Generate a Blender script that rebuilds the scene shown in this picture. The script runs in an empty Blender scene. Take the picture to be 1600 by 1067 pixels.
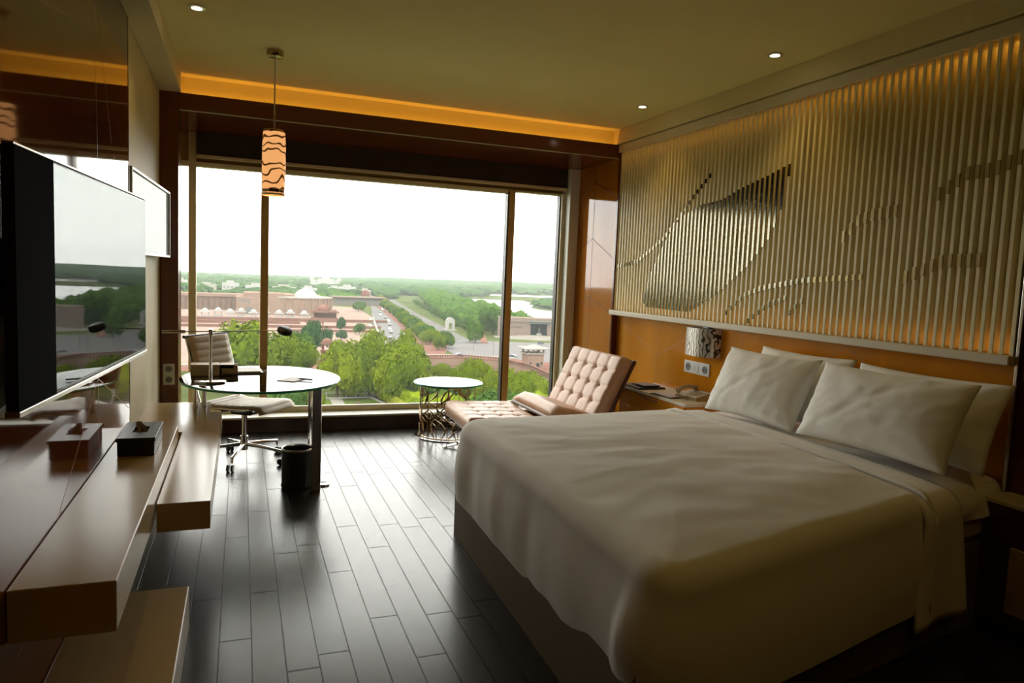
import bpy, bmesh, math, random
from mathutils import Vector, Matrix, noise
PI = math.pi
sc = bpy.context.scene
col = sc.collection
rnd = random.Random(7)

# ------------------------------------------------------------------ camera
cam = bpy.data.cameras.new('camera')
cam.sensor_width = 36.0
cam.lens = 1111.95 / 1600 * 36.0
cam.clip_start = 0.05
cam.clip_end = 20000
camo = bpy.data.objects.new('camera', cam)
col.objects.link(camo)
Rv = Vector((0.93447976, -0.35357678, 0.04160581))
Uv = Vector((-0.00743806, 0.09744959, 0.99521267))
Fv = Vector((0.35593856, 0.93031556, -0.08843475))
camo.matrix_world = Matrix(((Rv.x, Uv.x, -Fv.x, 0), (Rv.y, Uv.y, -Fv.y, 0), (Rv.z, Uv.z, -Fv.z, 1.5357), (0, 0, 0, 1)))
sc.camera = camo

# ------------------------------------------------------------------ view
sc.view_settings.view_transform = 'Standard'
sc.view_settings.look = 'None'
sc.view_settings.gamma = 1
sc.view_settings.use_curve_mapping = False
sc.view_settings.exposure = 0.36
sc.cycles.max_bounces = 9
sc.cycles.diffuse_bounces = 5
sc.cycles.glossy_bounces = 4
sc.cycles.transmission_bounces = 6
sc.cycles.transparent_max_bounces = 12
sc.cycles.volume_bounces = 0
sc.cycles.caustics_reflective = False
sc.cycles.caustics_refractive = False
sc.cycles.sample_clamp_indirect = 6
sc.cycles.use_denoising = True

# ------------------------------------------------------------------ overcast sky
w = bpy.data.worlds.new('overcast_sky')
sc.world = w
w.use_nodes = True
bg = w.node_tree.nodes['Background']
bg.inputs[0].default_value = (1.0, 0.98, 0.93, 1)
bg.inputs[1].default_value = 5.2

def light(name, kind, loc, rot=(0, 0, 0), energy=10, color=(1, 1, 1), **k):
    d = bpy.data.lights.new(name, kind)
    d.energy = energy
    d.color = color
    for a, b in k.items():
        if a == 'portal':
            d.cycles.is_portal = True
        else:
            setattr(d, a, b)
    o = bpy.data.objects.new(name, d)
    o.location = loc
    o.rotation_euler = rot
    col.objects.link(o)
    return o

light('sun', 'SUN', (0, -50, 80), (math.radians(42), 0, math.radians(-25)), 2.2, (1, .95, .86), angle=math.radians(25))
light('window_daylight_portal', 'AREA', (1.44, 7.40, 1.31), (math.radians(-90), 0, 0), 1, shape='RECTANGLE', size=3.95, size_y=2.5, portal=True)
WARM = (1.0, 0.56, 0.16)
light('cove_strip_light', 'AREA', (1.45, 6.275, 2.80), (PI, 0, 0), 2.4, (1.0, .46, .06), shape='RECTANGLE', size=3.85, size_y=.02)
light('slat_top_strip_light', 'AREA', (3.507, 4.25, 2.772), (0, 0, 0), 2.4, (1.0, .52, .07), shape='RECTANGLE', size=.012, size_y=3.9)
light('slat_bottom_strip_light', 'AREA', (3.507, 4.25, 1.274), (PI, 0, 0), 1.6, (1.0, .42, .06), shape='RECTANGLE', size=.012, size_y=3.9)
SPOTS = [(-.25, 4.62), (3.13, 3.76), (3.11, 5.32), (-.15, 2.0), (3.0, 1.3), (1.4, .2)]
for i, (x, y) in enumerate(SPOTS):
    light('downlight_beam', 'SPOT', (x, y, 2.975), (0, 0, 0), 5, (1.0, .66, .18), spot_size=math.radians(100), spot_blend=.8, shadow_soft_size=.04)
light('pendant_bulb', 'POINT', (.203, 5.26, 2.2), (0, 0, 0), 2.0, (1.0, .6, .25), shadow_soft_size=.04)
light('rear_fill_light', 'AREA', (1.5, -.4, 2.97), (0, 0, 0), 1.6, (1.0, .66, .14), shape='RECTANGLE', size=2.2, size_y=.8)  # added warm fill behind the camera, no such lamp in view

# ------------------------------------------------------------------ materials
def lin(h):
    h = h.lstrip('#')
    o = []
    for i in (0, 2, 4):
        c = int(h[i:i + 2], 16) / 255
        o.append(c / 12.92 if c <= .04045 else ((c + .055) / 1.055) ** 2.4)
    return tuple(o)

def mat(name, c, rough=.5, metal=0., var=.06, scale=8., bump=0., bscale=None, ior=None, coat=0., stretch=None, sheen=0., c2=None, coord='Object', detail=3.):
    m = bpy.data.materials.new(name)
    m.use_nodes = True
    n = m.node_tree.nodes
    L = m.node_tree.links
    p = n['Principled BSDF']
    if isinstance(c, str):
        c = lin(c)
    if isinstance(c2, str):
        c2 = lin(c2)
    p.inputs['Roughness'].default_value = rough
    p.inputs['Metallic'].default_value = metal
    if ior:
        p.inputs['IOR'].default_value = ior
    if coat:
        p.inputs['Coat Weight'].default_value = coat
        p.inputs['Coat Roughness'].default_value = .03
    if sheen:
        p.inputs['Sheen Weight'].default_value = sheen
    tc = n.new('ShaderNodeTexCoord')
    src = tc.outputs[coord]
    if stretch:
        mp = n.new('ShaderNodeMapping')
        mp.inputs['Scale'].default_value = stretch
        L.new(src, mp.inputs[0])
        src = mp.outputs[0]
    t = n.new('ShaderNodeTexNoise')
    t.inputs['Scale'].default_value = scale
    t.inputs['Detail'].default_value = detail
    L.new(src, t.inputs['Vector'])
    r = n.new('ShaderNodeValToRGB')
    r.color_ramp.elements[0].position = .3
    r.color_ramp.elements[1].position = .7
    a = tuple(max(0, x * (1 - var)) for x in c)
    b = tuple(min(1, x * (1 + var)) for x in c) if c2 is None else c2
    r.color_ramp.elements[0].color = (*a, 1)
    r.color_ramp.elements[1].color = (*b, 1)
    L.new(t.outputs[0], r.inputs[0])
    L.new(r.outputs[0], p.inputs['Base Color'])
    if bump:
        t2 = n.new('ShaderNodeTexNoise')
        t2.inputs['Scale'].default_value = bscale or scale * 4
        t2.inputs['Detail'].default_value = 4
        L.new(src, t2.inputs['Vector'])
        bp = n.new('ShaderNodeBump')
        bp.inputs['Strength'].default_value = bump
        bp.inputs['Distance'].default_value = .01
        L.new(t2.outputs[0], bp.inputs['Height'])
        L.new(bp.outputs[0], p.inputs['Normal'])
    return m

def emis(name, c, s):
    m = bpy.data.materials.new(name)
    m.use_nodes = True
    p = m.node_tree.nodes['Principled BSDF']
    p.inputs['Base Color'].default_value = (*c, 1)
    p.inputs['Emission Color'].default_value = (*c, 1)
    p.inputs['Emission Strength'].default_value = s
    return m

def glass(name, tint=(1, 1, 1), ior=1.45, rough=0.0):
    m = bpy.data.materials.new(name)
    m.use_nodes = True
    n = m.node_tree.nodes
    L = m.node_tree.links
    n.remove(n['Principled BSDF'])
    t = n.new('ShaderNodeBsdfTransparent')
    t.inputs[0].default_value = (*tint, 1)
    g = n.new('ShaderNodeBsdfGlossy')
    g.inputs['Roughness'].default_value = rough
    f = n.new('ShaderNodeFresnel')
    f.inputs[0].default_value = ior
    x = n.new('ShaderNodeMixShader')
    L.new(f.outputs[0], x.inputs[0])
    L.new(t.outputs[0], x.inputs[1])
    L.new(g.outputs[0], x.inputs[2])
    L.new(x.outputs[0], n['Material Output'].inputs[0])
    return m

def coated(name, base, spec, rough=.015):
    """coated glass: an even mirror reflection over a base colour"""
    m = bpy.data.materials.new(name)
    m.use_nodes = True
    n = m.node_tree.nodes; L = m.node_tree.links
    n.remove(n['Principled BSDF'])
    d = n.new('ShaderNodeBsdfDiffuse'); d.inputs[0].default_value = (*base, 1)
    g = n.new('ShaderNodeBsdfGlossy'); g.inputs['Color'].default_value = (*spec, 1); g.inputs['Roughness'].default_value = rough
    a = n.new('ShaderNodeAddShader')
    L.new(d.outputs[0], a.inputs[0]); L.new(g.outputs[0], a.inputs[1]); L.new(a.outputs[0], n['Material Output'].inputs[0])
    return m

def swirl(name, base, line, emit=0., metal=0., rough=.4, seed=0., scale=1., trans=0.):
    """shade with irregular flowing dark bands (a printed pattern on the shade)"""
    m = bpy.data.materials.new(name)
    m.use_nodes = True
    n = m.node_tree.nodes
    L = m.node_tree.links
    p = n['Principled BSDF']
    tc = n.new('ShaderNodeTexCoord')
    mp = n.new('ShaderNodeMapping')
    mp.inputs['Location'].default_value = (seed, seed * .7, seed * 1.3)
    mp.inputs['Scale'].default_value = (scale, scale, scale)
    L.new(tc.outputs['Object'], mp.inputs[0])
    wv = n.new('ShaderNodeTexWave')
    wv.wave_type = 'BANDS'
    wv.bands_direction = 'Z'
    wv.inputs['Scale'].default_value = 3.6
    wv.inputs['Distortion'].default_value = 9.0
    wv.inputs['Detail'].default_value = 1.0
    wv.inputs['Detail Scale'].default_value = 1.6
    L.new(mp.outputs[0], wv.inputs[0])
    r = n.new('ShaderNodeValToRGB')
    r.color_ramp.elements[0].position = .13
    r.color_ramp.elements[1].position = .17
    r.color_ramp.elements[0].color = (*line, 1)
    r.color_ramp.elements[1].color = (*base, 1)
    L.new(wv.outputs[1], r.inputs[0])
    L.new(r.outputs[0], p.inputs['Base Color'])
    if emit:
        L.new(r.outputs[0], p.inputs['Emission Color'])
        p.inputs['Emission Strength'].default_value = emit
    p.inputs['Roughness'].default_value = rough
    p.inputs['Metallic'].default_value = metal
    if metal:
        wv.bands_direction = 'Y'
        wv.inputs['Scale'].default_value = 4.2
        wv.inputs['Distortion'].default_value = 7
    return m

def floor_mat():
    m = bpy.data.materials.new('dark_wood_planks')
    m.use_nodes = True
    n = m.node_tree.nodes
    L = m.node_tree.links
    p = n['Principled BSDF']
    tc = n.new('ShaderNodeTexCoord')
    sp = n.new('ShaderNodeSeparateXYZ')
    L.new(tc.outputs['Object'], sp.inputs[0])
    ad = n.new('ShaderNodeMath'); ad.operation = 'ADD'; ad.inputs[1].default_value = .074
    L.new(sp.outputs[0], ad.inputs[0])
    # each row of planks shifts by its own amount
    dv = n.new('ShaderNodeMath'); dv.operation = 'DIVIDE'; dv.inputs[1].default_value = .124
    L.new(ad.outputs[0], dv.inputs[0])
    fl = n.new('ShaderNodeMath'); fl.operation = 'FLOOR'
    L.new(dv.outputs[0], fl.inputs[0])
    wn = n.new('ShaderNodeTexWhiteNoise'); wn.noise_dimensions = '1D'
    L.new(fl.outputs[0], wn.inputs['W'])
    ya = n.new('ShaderNodeMath'); ya.operation = 'ADD'
    L.new(sp.outputs[1], ya.inputs[0]); L.new(wn.outputs['Value'], ya.inputs[1])
    cb = n.new('ShaderNodeCombineXYZ')
    y3 = n.new('ShaderNodeMath'); y3.operation = 'MULTIPLY'; y3.inputs[1].default_value = .5
    L.new(ya.outputs[0], y3.inputs[0]); L.new(y3.outputs[0], cb.inputs[0]); L.new(ad.outputs[0], cb.inputs[1])
    b = n.new('ShaderNodeTexBrick')
    b.offset = 0.0; b.offset_frequency = 1
    b.inputs['Scale'].default_value = 1
    b.inputs['Brick Width'].default_value = .60
    b.inputs['Row Height'].default_value = .124
    b.inputs['Mortar Size'].default_value = .0032
    b.inputs['Mortar Smooth'].default_value = .2
    b.inputs['Color1'].default_value = (.020, .0145, .009, 1)
    b.inputs['Color2'].default_value = (.035, .026, .016, 1)
    b.inputs['Mortar'].default_value = (.004, .003, .002, 1)
    L.new(cb.outputs[0], b.inputs['Vector'])
    g = n.new('ShaderNodeTexNoise'); g.inputs['Scale'].default_value = 6; g.inputs['Detail'].default_value = 6
    mp = n.new('ShaderNodeMapping'); mp.inputs['Scale'].default_value = (14, 1.2, 1)
    L.new(tc.outputs['Object'], mp.inputs[0]); L.new(mp.outputs[0], g.inputs['Vector'])
    mx = n.new('ShaderNodeMixRGB'); mx.blend_type = 'MULTIPLY'; mx.inputs[0].default_value = .3
    L.new(b.outputs['Color'], mx.inputs[1]); L.new(g.outputs[0], mx.inputs[2])
    L.new(mx.outputs[0], p.inputs['Base Color'])
    mr = n.new('ShaderNodeMapRange')
    mr.inputs['To Min'].default_value = .25; mr.inputs['To Max'].default_value = .27
    L.new(g.outputs[0], mr.inputs[0]); L.new(mr.outputs[0], p.inputs['Roughness'])
    p.inputs['IOR'].default_value = 1.5
    si = n.new('ShaderNodeMath'); si.operation = 'MULTIPLY_ADD'; si.inputs[1].default_value = -.26; si.inputs[2].default_value = .36
    L.new(b.outputs['Fac'], si.inputs[0]); L.new(si.outputs[0], p.inputs['Specular IOR Level'])
    bu = n.new('ShaderNodeBump'); bu.inputs['Strength'].default_value = .6; bu.inputs['Distance'].default_value = .0015
    iv = n.new('ShaderNodeMath'); iv.operation = 'SUBTRACT'; iv.inputs[0].default_value = 1
    L.new(b.outputs['Fac'], iv.inputs[1]); L.new(iv.outputs[0], bu.inputs['Height'])
    L.new(bu.outputs[0], p.inputs['Normal'])
    return m

M = {}
M['floor'] = floor_mat()
M['ceiling'] = mat('warm_ceiling_paint', (.88, .77, .36), .7, var=.02, scale=2)
M['bulkhead'] = mat('beige_bulkhead_paint', (.78, .68, .40), .6, var=.02, scale=2)
M['beige_wall'] = mat('beige_wall_covering', (.62, .54, .33), .55, var=.03, scale=30, bump=.05)
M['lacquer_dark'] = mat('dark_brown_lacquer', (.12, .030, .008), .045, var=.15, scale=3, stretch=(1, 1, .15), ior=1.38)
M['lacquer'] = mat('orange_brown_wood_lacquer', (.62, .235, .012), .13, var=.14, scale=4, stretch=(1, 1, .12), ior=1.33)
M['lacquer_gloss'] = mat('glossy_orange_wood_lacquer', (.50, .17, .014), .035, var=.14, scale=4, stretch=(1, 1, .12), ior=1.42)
M['lacquer_shaded'] = mat('shaded_red_brown_lacquer', (.15, .035, .008), .13, var=.15, scale=4, stretch=(.15, 1, 1), ior=1.5)  # orange lacquer darkened to red-brown: backlit shade put into the colour
M['groove'] = mat('inlaid_groove_line', (.42, .20, .06), .35, var=.05)
M['groove_dark'] = mat('dark_groove_line', (.03, .012, .004), .5, var=.05)
M['slat'] = mat('cream_slat_paint', (.90, .80, .50), .38, var=.03, scale=5)
M['backing'] = mat('olive_backing_board', (.17, .12, .045), .6, var=.04, scale=4)
M['trim'] = mat('cream_trim_paint', (.68, .61, .45), .4, var=.02)
M['chrome'] = mat('polished_chrome', (.80, .78, .75), .06, 1.0, var=.02)
M['steel'] = mat('brushed_steel', (.60, .57, .52), .28, 1.0, var=.04, scale=60)
M['inlay'] = mat('satin_champagne_inlay', (.15, .14, .10), .12, 1.0, var=.03)
M['inlay_dark'] = mat('satin_dark_bronze_inlay', (.30, .24, .12), .35, 1.0, var=.03)
M['bronze'] = mat('polished_bronze_metal', (.50, .38, .24), .16, 1.0, var=.05)
M['frame'] = mat('champagne_window_aluminium', (.80, .70, .42), .32, .0, var=.03)
M['frame_white'] = mat('pale_window_frame', (.85, .86, .74), .4, var=.02)
M['frame_dark'] = mat('brown_window_mullion', (.60, .40, .13), .35, .0, var=.04)
M['blind'] = mat('dark_brown_blind_cloth', (.050, .035, .016), .85, var=.08, scale=50)
M['glass'] = glass('window_glass', (.98, .99, .98), 1.22)
M['sill_dark'] = mat('dark_brown_skirting', (.055, .025, .010), .3, var=.1)
M['duvet'] = mat('white_duvet_cotton', (.85, .835, .78), .8, var=.02, scale=3, bump=.06, bscale=9, sheen=.2)
M['sheet'] = mat('white_sheet_cotton', (.86, .84, .79), .8, var=.02, scale=3, bump=.05, bscale=14, sheen=.2)
M['pillow'] = mat('white_pillow_cotton', (.92, .915, .875), .8, var=.02, scale=3, bump=.10, bscale=10, sheen=.2)
M['bedbase'] = mat('beige_bed_base_fabric', (.17, .125, .060), .7, var=.05, scale=60)
M['leather'] = mat('blush_tan_leather', (.57, .32, .185), .42, var=.05, scale=9, bump=.12, bscale=60)
M['shell'] = mat('dark_red_brown_leather', (.09, .022, .010), .35, var=.08)
M['chair_leather'] = mat('taupe_chair_leather', (.46, .36, .22), .5, var=.04, scale=9, bump=.05, bscale=60)
M['console'] = mat('greige_lacquer', (.54, .40, .215), .19, var=.02, scale=2, ior=1.33)
M['console_end_shaded'] = mat('shaded_lacquer_end', (.23, .125, .055), .22, var=.03, scale=2)  # console lacquer with the end-face shade put into its colour; unused
M['black'] = mat('black_plastic', (.012, .012, .012), .35, var=.1)
M['matte_black'] = mat('matte_black_reflection', (.004, .004, .004), .95, var=.1)
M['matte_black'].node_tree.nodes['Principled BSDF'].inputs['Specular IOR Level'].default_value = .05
M['blackgloss'] = coated('black_tv_glass', (.008, .008, .008), (.140, .147, .146))
M['blackleather'] = mat('black_leatherette', (.018, .016, .015), .38, var=.1, bump=.1, bscale=90)
M['paper'] = mat('white_paper', (.80, .80, .78), .6, var=.02)
M['lilac'] = mat('pale_lilac_paper', (.66, .62, .68), .5, var=.02)
M['white_plastic'] = mat('white_plastic', (.74, .76, .74), .3, var=.02)
M['greige_plastic'] = mat('greige_telephone_plastic', (.44, .37, .22), .3, var=.03)
M['grey'] = mat('grey_plastic', (.22, .23, .22), .35, var=.05)
M['spotglow'] = emis('downlight_lens', (1.0, .88, .62), 9)
M['shade'] = swirl('amber_patterned_shade', (1.0, .47, .17), (.07, .025, .004), emit=.62, seed=2.3, scale=1.5)
M['shade2'] = swirl('silver_patterned_shade', (.66, .62, .56), (.045, .04, .03), metal=.55, rough=.3, seed=5.1, scale=2.4)
M['glass_edge'] = mat('green_glass_edge', (.03, .36, .20), .08, var=.05, ior=1.5)
M['pane_picture'] = coated('pale_glazed_print', (.30, .33, .33), (.15, .157, .157), .03)

def table_glass():
    m = bpy.data.materials.new('greenish_table_glass')
    m.use_nodes = True
    n = m.node_tree.nodes; L = m.node_tree.links
    p = n['Principled BSDF']
    p.inputs['Base Color'].default_value = (.42, .60, .50, 1)
    p.inputs['Roughness'].default_value = .02
    p.inputs['IOR'].default_value = 1.6
    t = n.new('ShaderNodeBsdfTransparent'); t.inputs[0].default_value = (.70, .86, .78, 1)
    f = n.new('ShaderNodeFresnel'); f.inputs[0].default_value = 1.75
    g = n.new('ShaderNodeBsdfGlossy'); g.inputs['Roughness'].default_value = .01
    x = n.new('ShaderNodeMixShader')
    L.new(f.outputs[0], x.inputs[0]); L.new(t.outputs[0], x.inputs[1]); L.new(g.outputs[0], x.inputs[2])
    L.new(x.outputs[0], n['Material Output'].inputs[0])
    n.remove(p)
    return m
M['table_glass'] = table_glass()
M['white_glass'] = mat('frosted_white_glass', (.66, .80, .74), .04, var=.01, ior=1.7)

# ------------------------------------------------------------------ mesh helpers
class B:
    def __init__(s):
        s.b = bmesh.new()

    def box(s, x0, y0, z0, x1, y1, z1, bev=0., T=None, seg=2):
        r = bmesh.ops.create_cube(s.b, size=1)
        vs = r['verts']
        for v in vs:
            v.co = Vector(((x0 + x1) / 2 + v.co.x * (x1 - x0), (y0 + y1) / 2 + v.co.y * (y1 - y0), (z0 + z1) / 2 + v.co.z * (z1 - z0)))
        if bev:
            es = list({e for v in vs for e in v.link_edges})
            rr = bmesh.ops.bevel(s.b, geom=es, offset=bev, segments=seg, affect='EDGES', profile=.5)
            vs = [v for v in rr['verts']]
            if T:
                allv = set(vs)
                for v in allv:
                    v.co = T @ v.co
            return s
        if T:
            for v in vs:
                v.co = T @ v.co
        return s

    def lathe(s, prof, c=(0, 0, 0), n=32, sx=1., sy=1., T=None, cap=True):
        rings = []
        for r, z in prof:
            ring = []
            for i in range(n):
                a = 2 * PI * i / n
                p = Vector((c[0] + r * sx * math.cos(a), c[1] + r * sy * math.sin(a), c[2] + z))
                ring.append(s.b.verts.new(T @ p if T else p))
            rings.append(ring)
        for a, b in zip(rings, rings[1:]):
            for i in range(n):
                s.b.faces.new((a[i], a[(i + 1) % n], b[(i + 1) % n], b[i]))
        if cap:
            s.b.faces.new(list(reversed(rings[0])))
            s.b.faces.new(rings[-1])
        return s

    def tube(s, pts, r, n=10, closed=False, flat=None):
        """swept tube; flat=(w,h) sweeps a flat bar with w along the binormal"""
        pts = [Vector(p) for p in pts]
        N = len(pts)
        rings = []
        ref = None
        for i, p in enumerate(pts):
            if closed:
                t = (pts[(i + 1) % N] - pts[i - 1]).normalized()
            else:
                t = (pts[min(i + 1, N - 1)] - pts[max(i - 1, 0)]).normalized()
            if ref is None:
                ref = Vector((0, 0, 1)) if abs(t.z) < .95 else Vector((1, 0, 0))
            u = t.cross(ref)
            if u.length < 1e-4:
                u = t.cross(Vector((0, 1, 0)))
            u.normalize()
            v = u.cross(t).normalized()
            rr = r[i] if isinstance(r, (list, tuple)) else r
            ring = []
            if flat:
                for a, b in ((-1, -1), (1, -1), (1, 1), (-1, 1)):
                    ring.append(s.b.verts.new(p + u * a * flat[0] / 2 + v * b * flat[1] / 2))
            else:
                for k in range(n):
                    a = 2 * PI * k / n
                    ring.append(s.b.verts.new(p + (u * math.cos(a) + v * math.sin(a)) * rr))
            rings.append(ring)
        m = len(rings[0])
        R = list(zip(rings, rings[1:]))
        if closed:
            R.append((rings[-1], rings[0]))
        for a, b in R:
            for k in range(m):
                s.b.faces.new((a[k], a[(k + 1) % m], b[(k + 1) % m], b[k]))
        if not closed:
            s.b.faces.new(list(reversed(rings[0])))
            s.b.faces.new(rings[-1])
        return s

    def cyl(s, p0, p1, r, n=16):
        return s.tube([p0, p1], r, n)

    def prism(s, poly, z0, z1, T=None):
        a = [s.b.verts.new(Vector((x, y, z0))) for x, y in poly]
        b = [s.b.verts.new(Vector((x, y, z1))) for x, y in poly]
        if T:
            for v in a + b:
                v.co = T @ v.co
        n = len(poly)
        s.b.faces.new(list(reversed(a)))
        s.b.faces.new(b)
        for i in range(n):
            s.b.faces.new((a[i], a[(i + 1) % n], b[(i + 1) % n], b[i]))
        return s

    def quad(s, *pts):
        s.b.faces.new([s.b.verts.new(Vector(p)) for p in pts])
        return s

    def grid(s, rows, closed=False):
        V = [[s.b.verts.new(Vector(p)) for p in r] for r in rows]
        for a, b in zip(V, V[1:]):
            m = len(a)
            for k in range(m if closed else m - 1):
                s.b.faces.new((a[k], a[(k + 1) % m], b[(k + 1) % m], b[k]))
        return V

    def dome(s, c, r, h, n=20, m=7, bulge=0.):
        prof = []
        for i in range(m + 1):
            a = PI / 2 * i / m
            prof.append((max(r * math.cos(a) * (1 + bulge * math.sin(2 * a)), .01 * r), h * math.sin(a)))
        return s.lathe(prof, c, n)

    def ico(s, c, r, sub=2, amp=0., sq=1., seed=0):
        rr = bmesh.ops.create_icosphere(s.b, subdivisions=sub, radius=1)
        for v in rr['verts']:
            d = 1 + amp * noise.noise(v.co * 1.7 + Vector((seed, seed * .37, 0)))
            v.co = Vector(c) + Vector((v.co.x * r * d, v.co.y * r * d, v.co.z * r * d * sq))
        return s

    def xf(s, T):
        for v in s.b.verts:
            v.co = T @ v.co
        return s

    def build(s, name, m, parent=None, smooth=False, merge=0.):
        if merge:
            bmesh.ops.remove_doubles(s.b, verts=s.b.verts, dist=merge)
        bmesh.ops.recalc_face_normals(s.b, faces=s.b.faces)
        me = bpy.data.meshes.new(name)
        s.b.to_mesh(me)
        s.b.free()
        if smooth:
            for p in me.polygons:
                p.use_smooth = True
            if smooth != 'all':
                me.set_sharp_from_angle(angle=math.radians(40))
        o = bpy.data.objects.new(name, me)
        me.materials.append(M[m] if isinstance(m, str) else m)
        col.objects.link(o)
        if parent:
            o.parent = parent
            o.matrix_parent_inverse = Matrix.Translation(-parent.location) if not any(parent.rotation_euler) else parent.matrix_basis.inverted()
        return o

def tag(o, label=None, cat=None, group=None, kind=None):
    if label: o['label'] = label
    if cat: o['category'] = cat
    if group: o['group'] = group
    if kind: o['kind'] = kind
    return o

def thing(name, label, cat, loc, group=None, kind=None):
    o = bpy.data.objects.new(name, None)
    o.location = loc
    o.empty_display_size = .1
    col.objects.link(o)
    return tag(o, label, cat, group, kind)

def struct(o):
    o['kind'] = 'structure'
    return o

def text_mesh(s, size, T, name, m, parent, depth=.004):
    c = bpy.data.curves.new(name, 'FONT')
    c.body = s; c.size = size; c.extrude = depth
    c.align_x = 'CENTER'
    tmp = bpy.data.objects.new('tmp', c)
    col.objects.link(tmp)
    dg = bpy.context.evaluated_depsgraph_get()
    me = bpy.data.meshes.new_from_object(tmp.evaluated_get(dg))
    bpy.data.objects.remove(tmp)
    me.transform(T)
    me.materials.clear(); me.materials.append(M[m])
    o = bpy.data.objects.new(name, me)
    col.objects.link(o)
    if parent:
        o.parent = parent
        o.matrix_parent_inverse = Matrix.Translation(-parent.location)
    return o

def copy_tree(o, parent=None):
    c = o.copy()
    col.objects.link(c)
    if parent:
        c.parent = parent
        c.matrix_parent_inverse = o.matrix_parent_inverse.copy()
    for ch in list(o.children):
        copy_tree(ch, c)
    return c

# ================================================================== THE ROOM
XL, XR, YB, YG, ZC = -.60, 3.53, 6.225, 7.246, 3.007
o = B().box(XL - .1, -1.6, -.12, XR + .1, 7.35, 0).build('floor', 'floor'); struct(o)
o = B().box(XL - .1, -1.6, ZC, XR + .1, 6.45, ZC + .12).build('ceiling', 'ceiling'); struct(o)
o = B().box(XL - .12, -1.6, -.1, XL, 7.45, 3.1).build('wall_left', 'beige_wall'); struct(o)
o = B().box(XR, -1.6, -.1, XR + .12, 7.45, 3.1).build('wall_right', 'backing'); struct(o)
o = B().box(XL - .1, -1.72, -.1, XR + .1, -1.6, 3.1).build('wall_rear', 'lacquer_dark'); struct(o)
# window wall: cove wall above, soffit over the bay, wall below the glass
b = B().box(XL, 6.33, 2.80, XR, 6.45, ZC)
o = b.build('wall_window', 'ceiling'); struct(o)
o = B().box(XL - .1, 6.33, 2.733, XR + .1, 7.45, 2.80).build('trim_1', 'lacquer_shaded'); struct(o)       # glossy soffit of the bay
# left and right bulkheads
o = B().box(XL, -1.6, 2.862, -.449, 6.33, ZC, bev=.003).build('trim_2', 'bulkhead'); struct(o)
b = B().box(3.396, -1.6, 2.868, XR, 6.33, ZC, bev=.003)
b.box(3.425, -1.6, 2.855, XR, 6.22, 2.868)
o = b.build('trim_3', 'bulkhead'); struct(o)
# lacquered portal round the window bay
b = B().box(XL, YB, 2.733, XR, 6.255, 2.862, bev=.002)
b.box(XL, 6.255, 2.733, XR, 6.33, 2.755)
o = b.build('trim_4', 'lacquer_shaded'); struct(o)
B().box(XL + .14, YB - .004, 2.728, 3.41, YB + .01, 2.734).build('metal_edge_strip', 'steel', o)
o = B().box(XL, YB, 0, -.467, 6.50, 2.733, bev=.002).build('trim_5', 'lacquer_shaded'); struct(o)
b = B().box(3.415, YB, 0, XR, 7.35, 2.733, bev=.002)
o = b.build('trim_6', 'lacquer_gloss'); struct(o)
def groove(pts, x, wd, mt, parent, name='groove_line'):
    g = B()
    for (y0, z0), (y1, z1) in pts:
        d = Vector((0, y1 - y0, z1 - z0)); n_ = Vector((0, -d.z, d.y)).normalized() * wd / 2
        p0 = Vector((x, y0, z0)); p1 = Vector((x, y1, z1))
        g.quad(p0 - n_, p1 - n_, p1 + n_, p0 + n_)
    return g.build(name, mt, parent)
groove([((7.15, 1.82), (6.70, 1.98)), ((6.70, 1.98), (6.24, 1.77)), ((7.13, 1.22), (6.70, 1.38)), ((6.70, 1.38), (6.21, 1.22)), ((7.15, 2.40), (6.70, 2.56)), ((6.70, 2.56), (6.24, 2.38)), ((6.70, 0.1), (6.70, 2.72)), ((7.15, .66), (6.70, .80)), ((6.70, .80), (6.24, .64))], 3.4135, .005, 'groove_dark', o)
B().box(3.413, YB - .03, 0, 3.47, YB, 2.79, bev=.002).build('front_edge', 'lacquer_shaded', o)
# baseboard / window bench
b = B().box(-.60, 6.976, 0, 3.415, 7.0, .122)
o = b.build('baseboard_window', 'sill_dark'); struct(o)
o = B().box(-.60, 6.962, .122, 3.415, 7.24, .142, bev=.004).build('trim_7', 'frame_white'); struct(o)

# window
win = B().box(-.60, 7.20, .142, 3.415, 7.29, .180, bev=.003).box(-.60, 7.20, .176, 3.415, 7.235, .196, bev=.003).box(-.60, 7.20, 2.432, 2.66, 7.29, 2.475, bev=.003).box(2.66, 7.20, 2.455, 3.415, 7.29, 2.475, bev=.003).build('window_1', 'frame')
struct(win)
B().box(-.60, 7.25, 2.475, 3.415, 7.45, 2.80).build('head_panel', 'frame_dark', win)
B().box(-.60, 7.26, -.1, 3.415, 7.45, .142).build('sill_panel', 'frame_white', win)
B().box(-.455, 7.18, .142, -.392, 7.29, 2.733, bev=.004).build('mullion', 'frame', win)
B().box(.168, 7.19, .142, .240, 7.29, 2.475, bev=.004).build('mullion', 'frame_dark', win)
b = B().box(2.655, 7.19, .142, 2.725, 7.29, 2.475, bev=.004)
mu = b.build('mullion', 'frame_dark', win)
B().box(2.640, 7.20, .18, 2.655, 7.285, 2.455).build('seal', 'black', mu)
b = B().box(3.262, 7.17, .142, 3.300, 7.29, 2.475, bev=.004)
mu = b.build('mullion', 'frame', win)
B().box(3.250, 7.21, .18, 3.262, 7.285, 2.455).build('seal', 'black', mu)
B().box(3.300, 7.05, .142, 3.412, 7.29, 2.731, bev=.006).build('mullion', 'frame_white', win)
hd = B().box(3.345, 7.030, .62, 3.365, 7.05, .80, bev=.003).cyl((3.355, 7.04, .66), (3.355, 7.005, .66), .006, 8).build('handle', 'frame_white', win)
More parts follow.
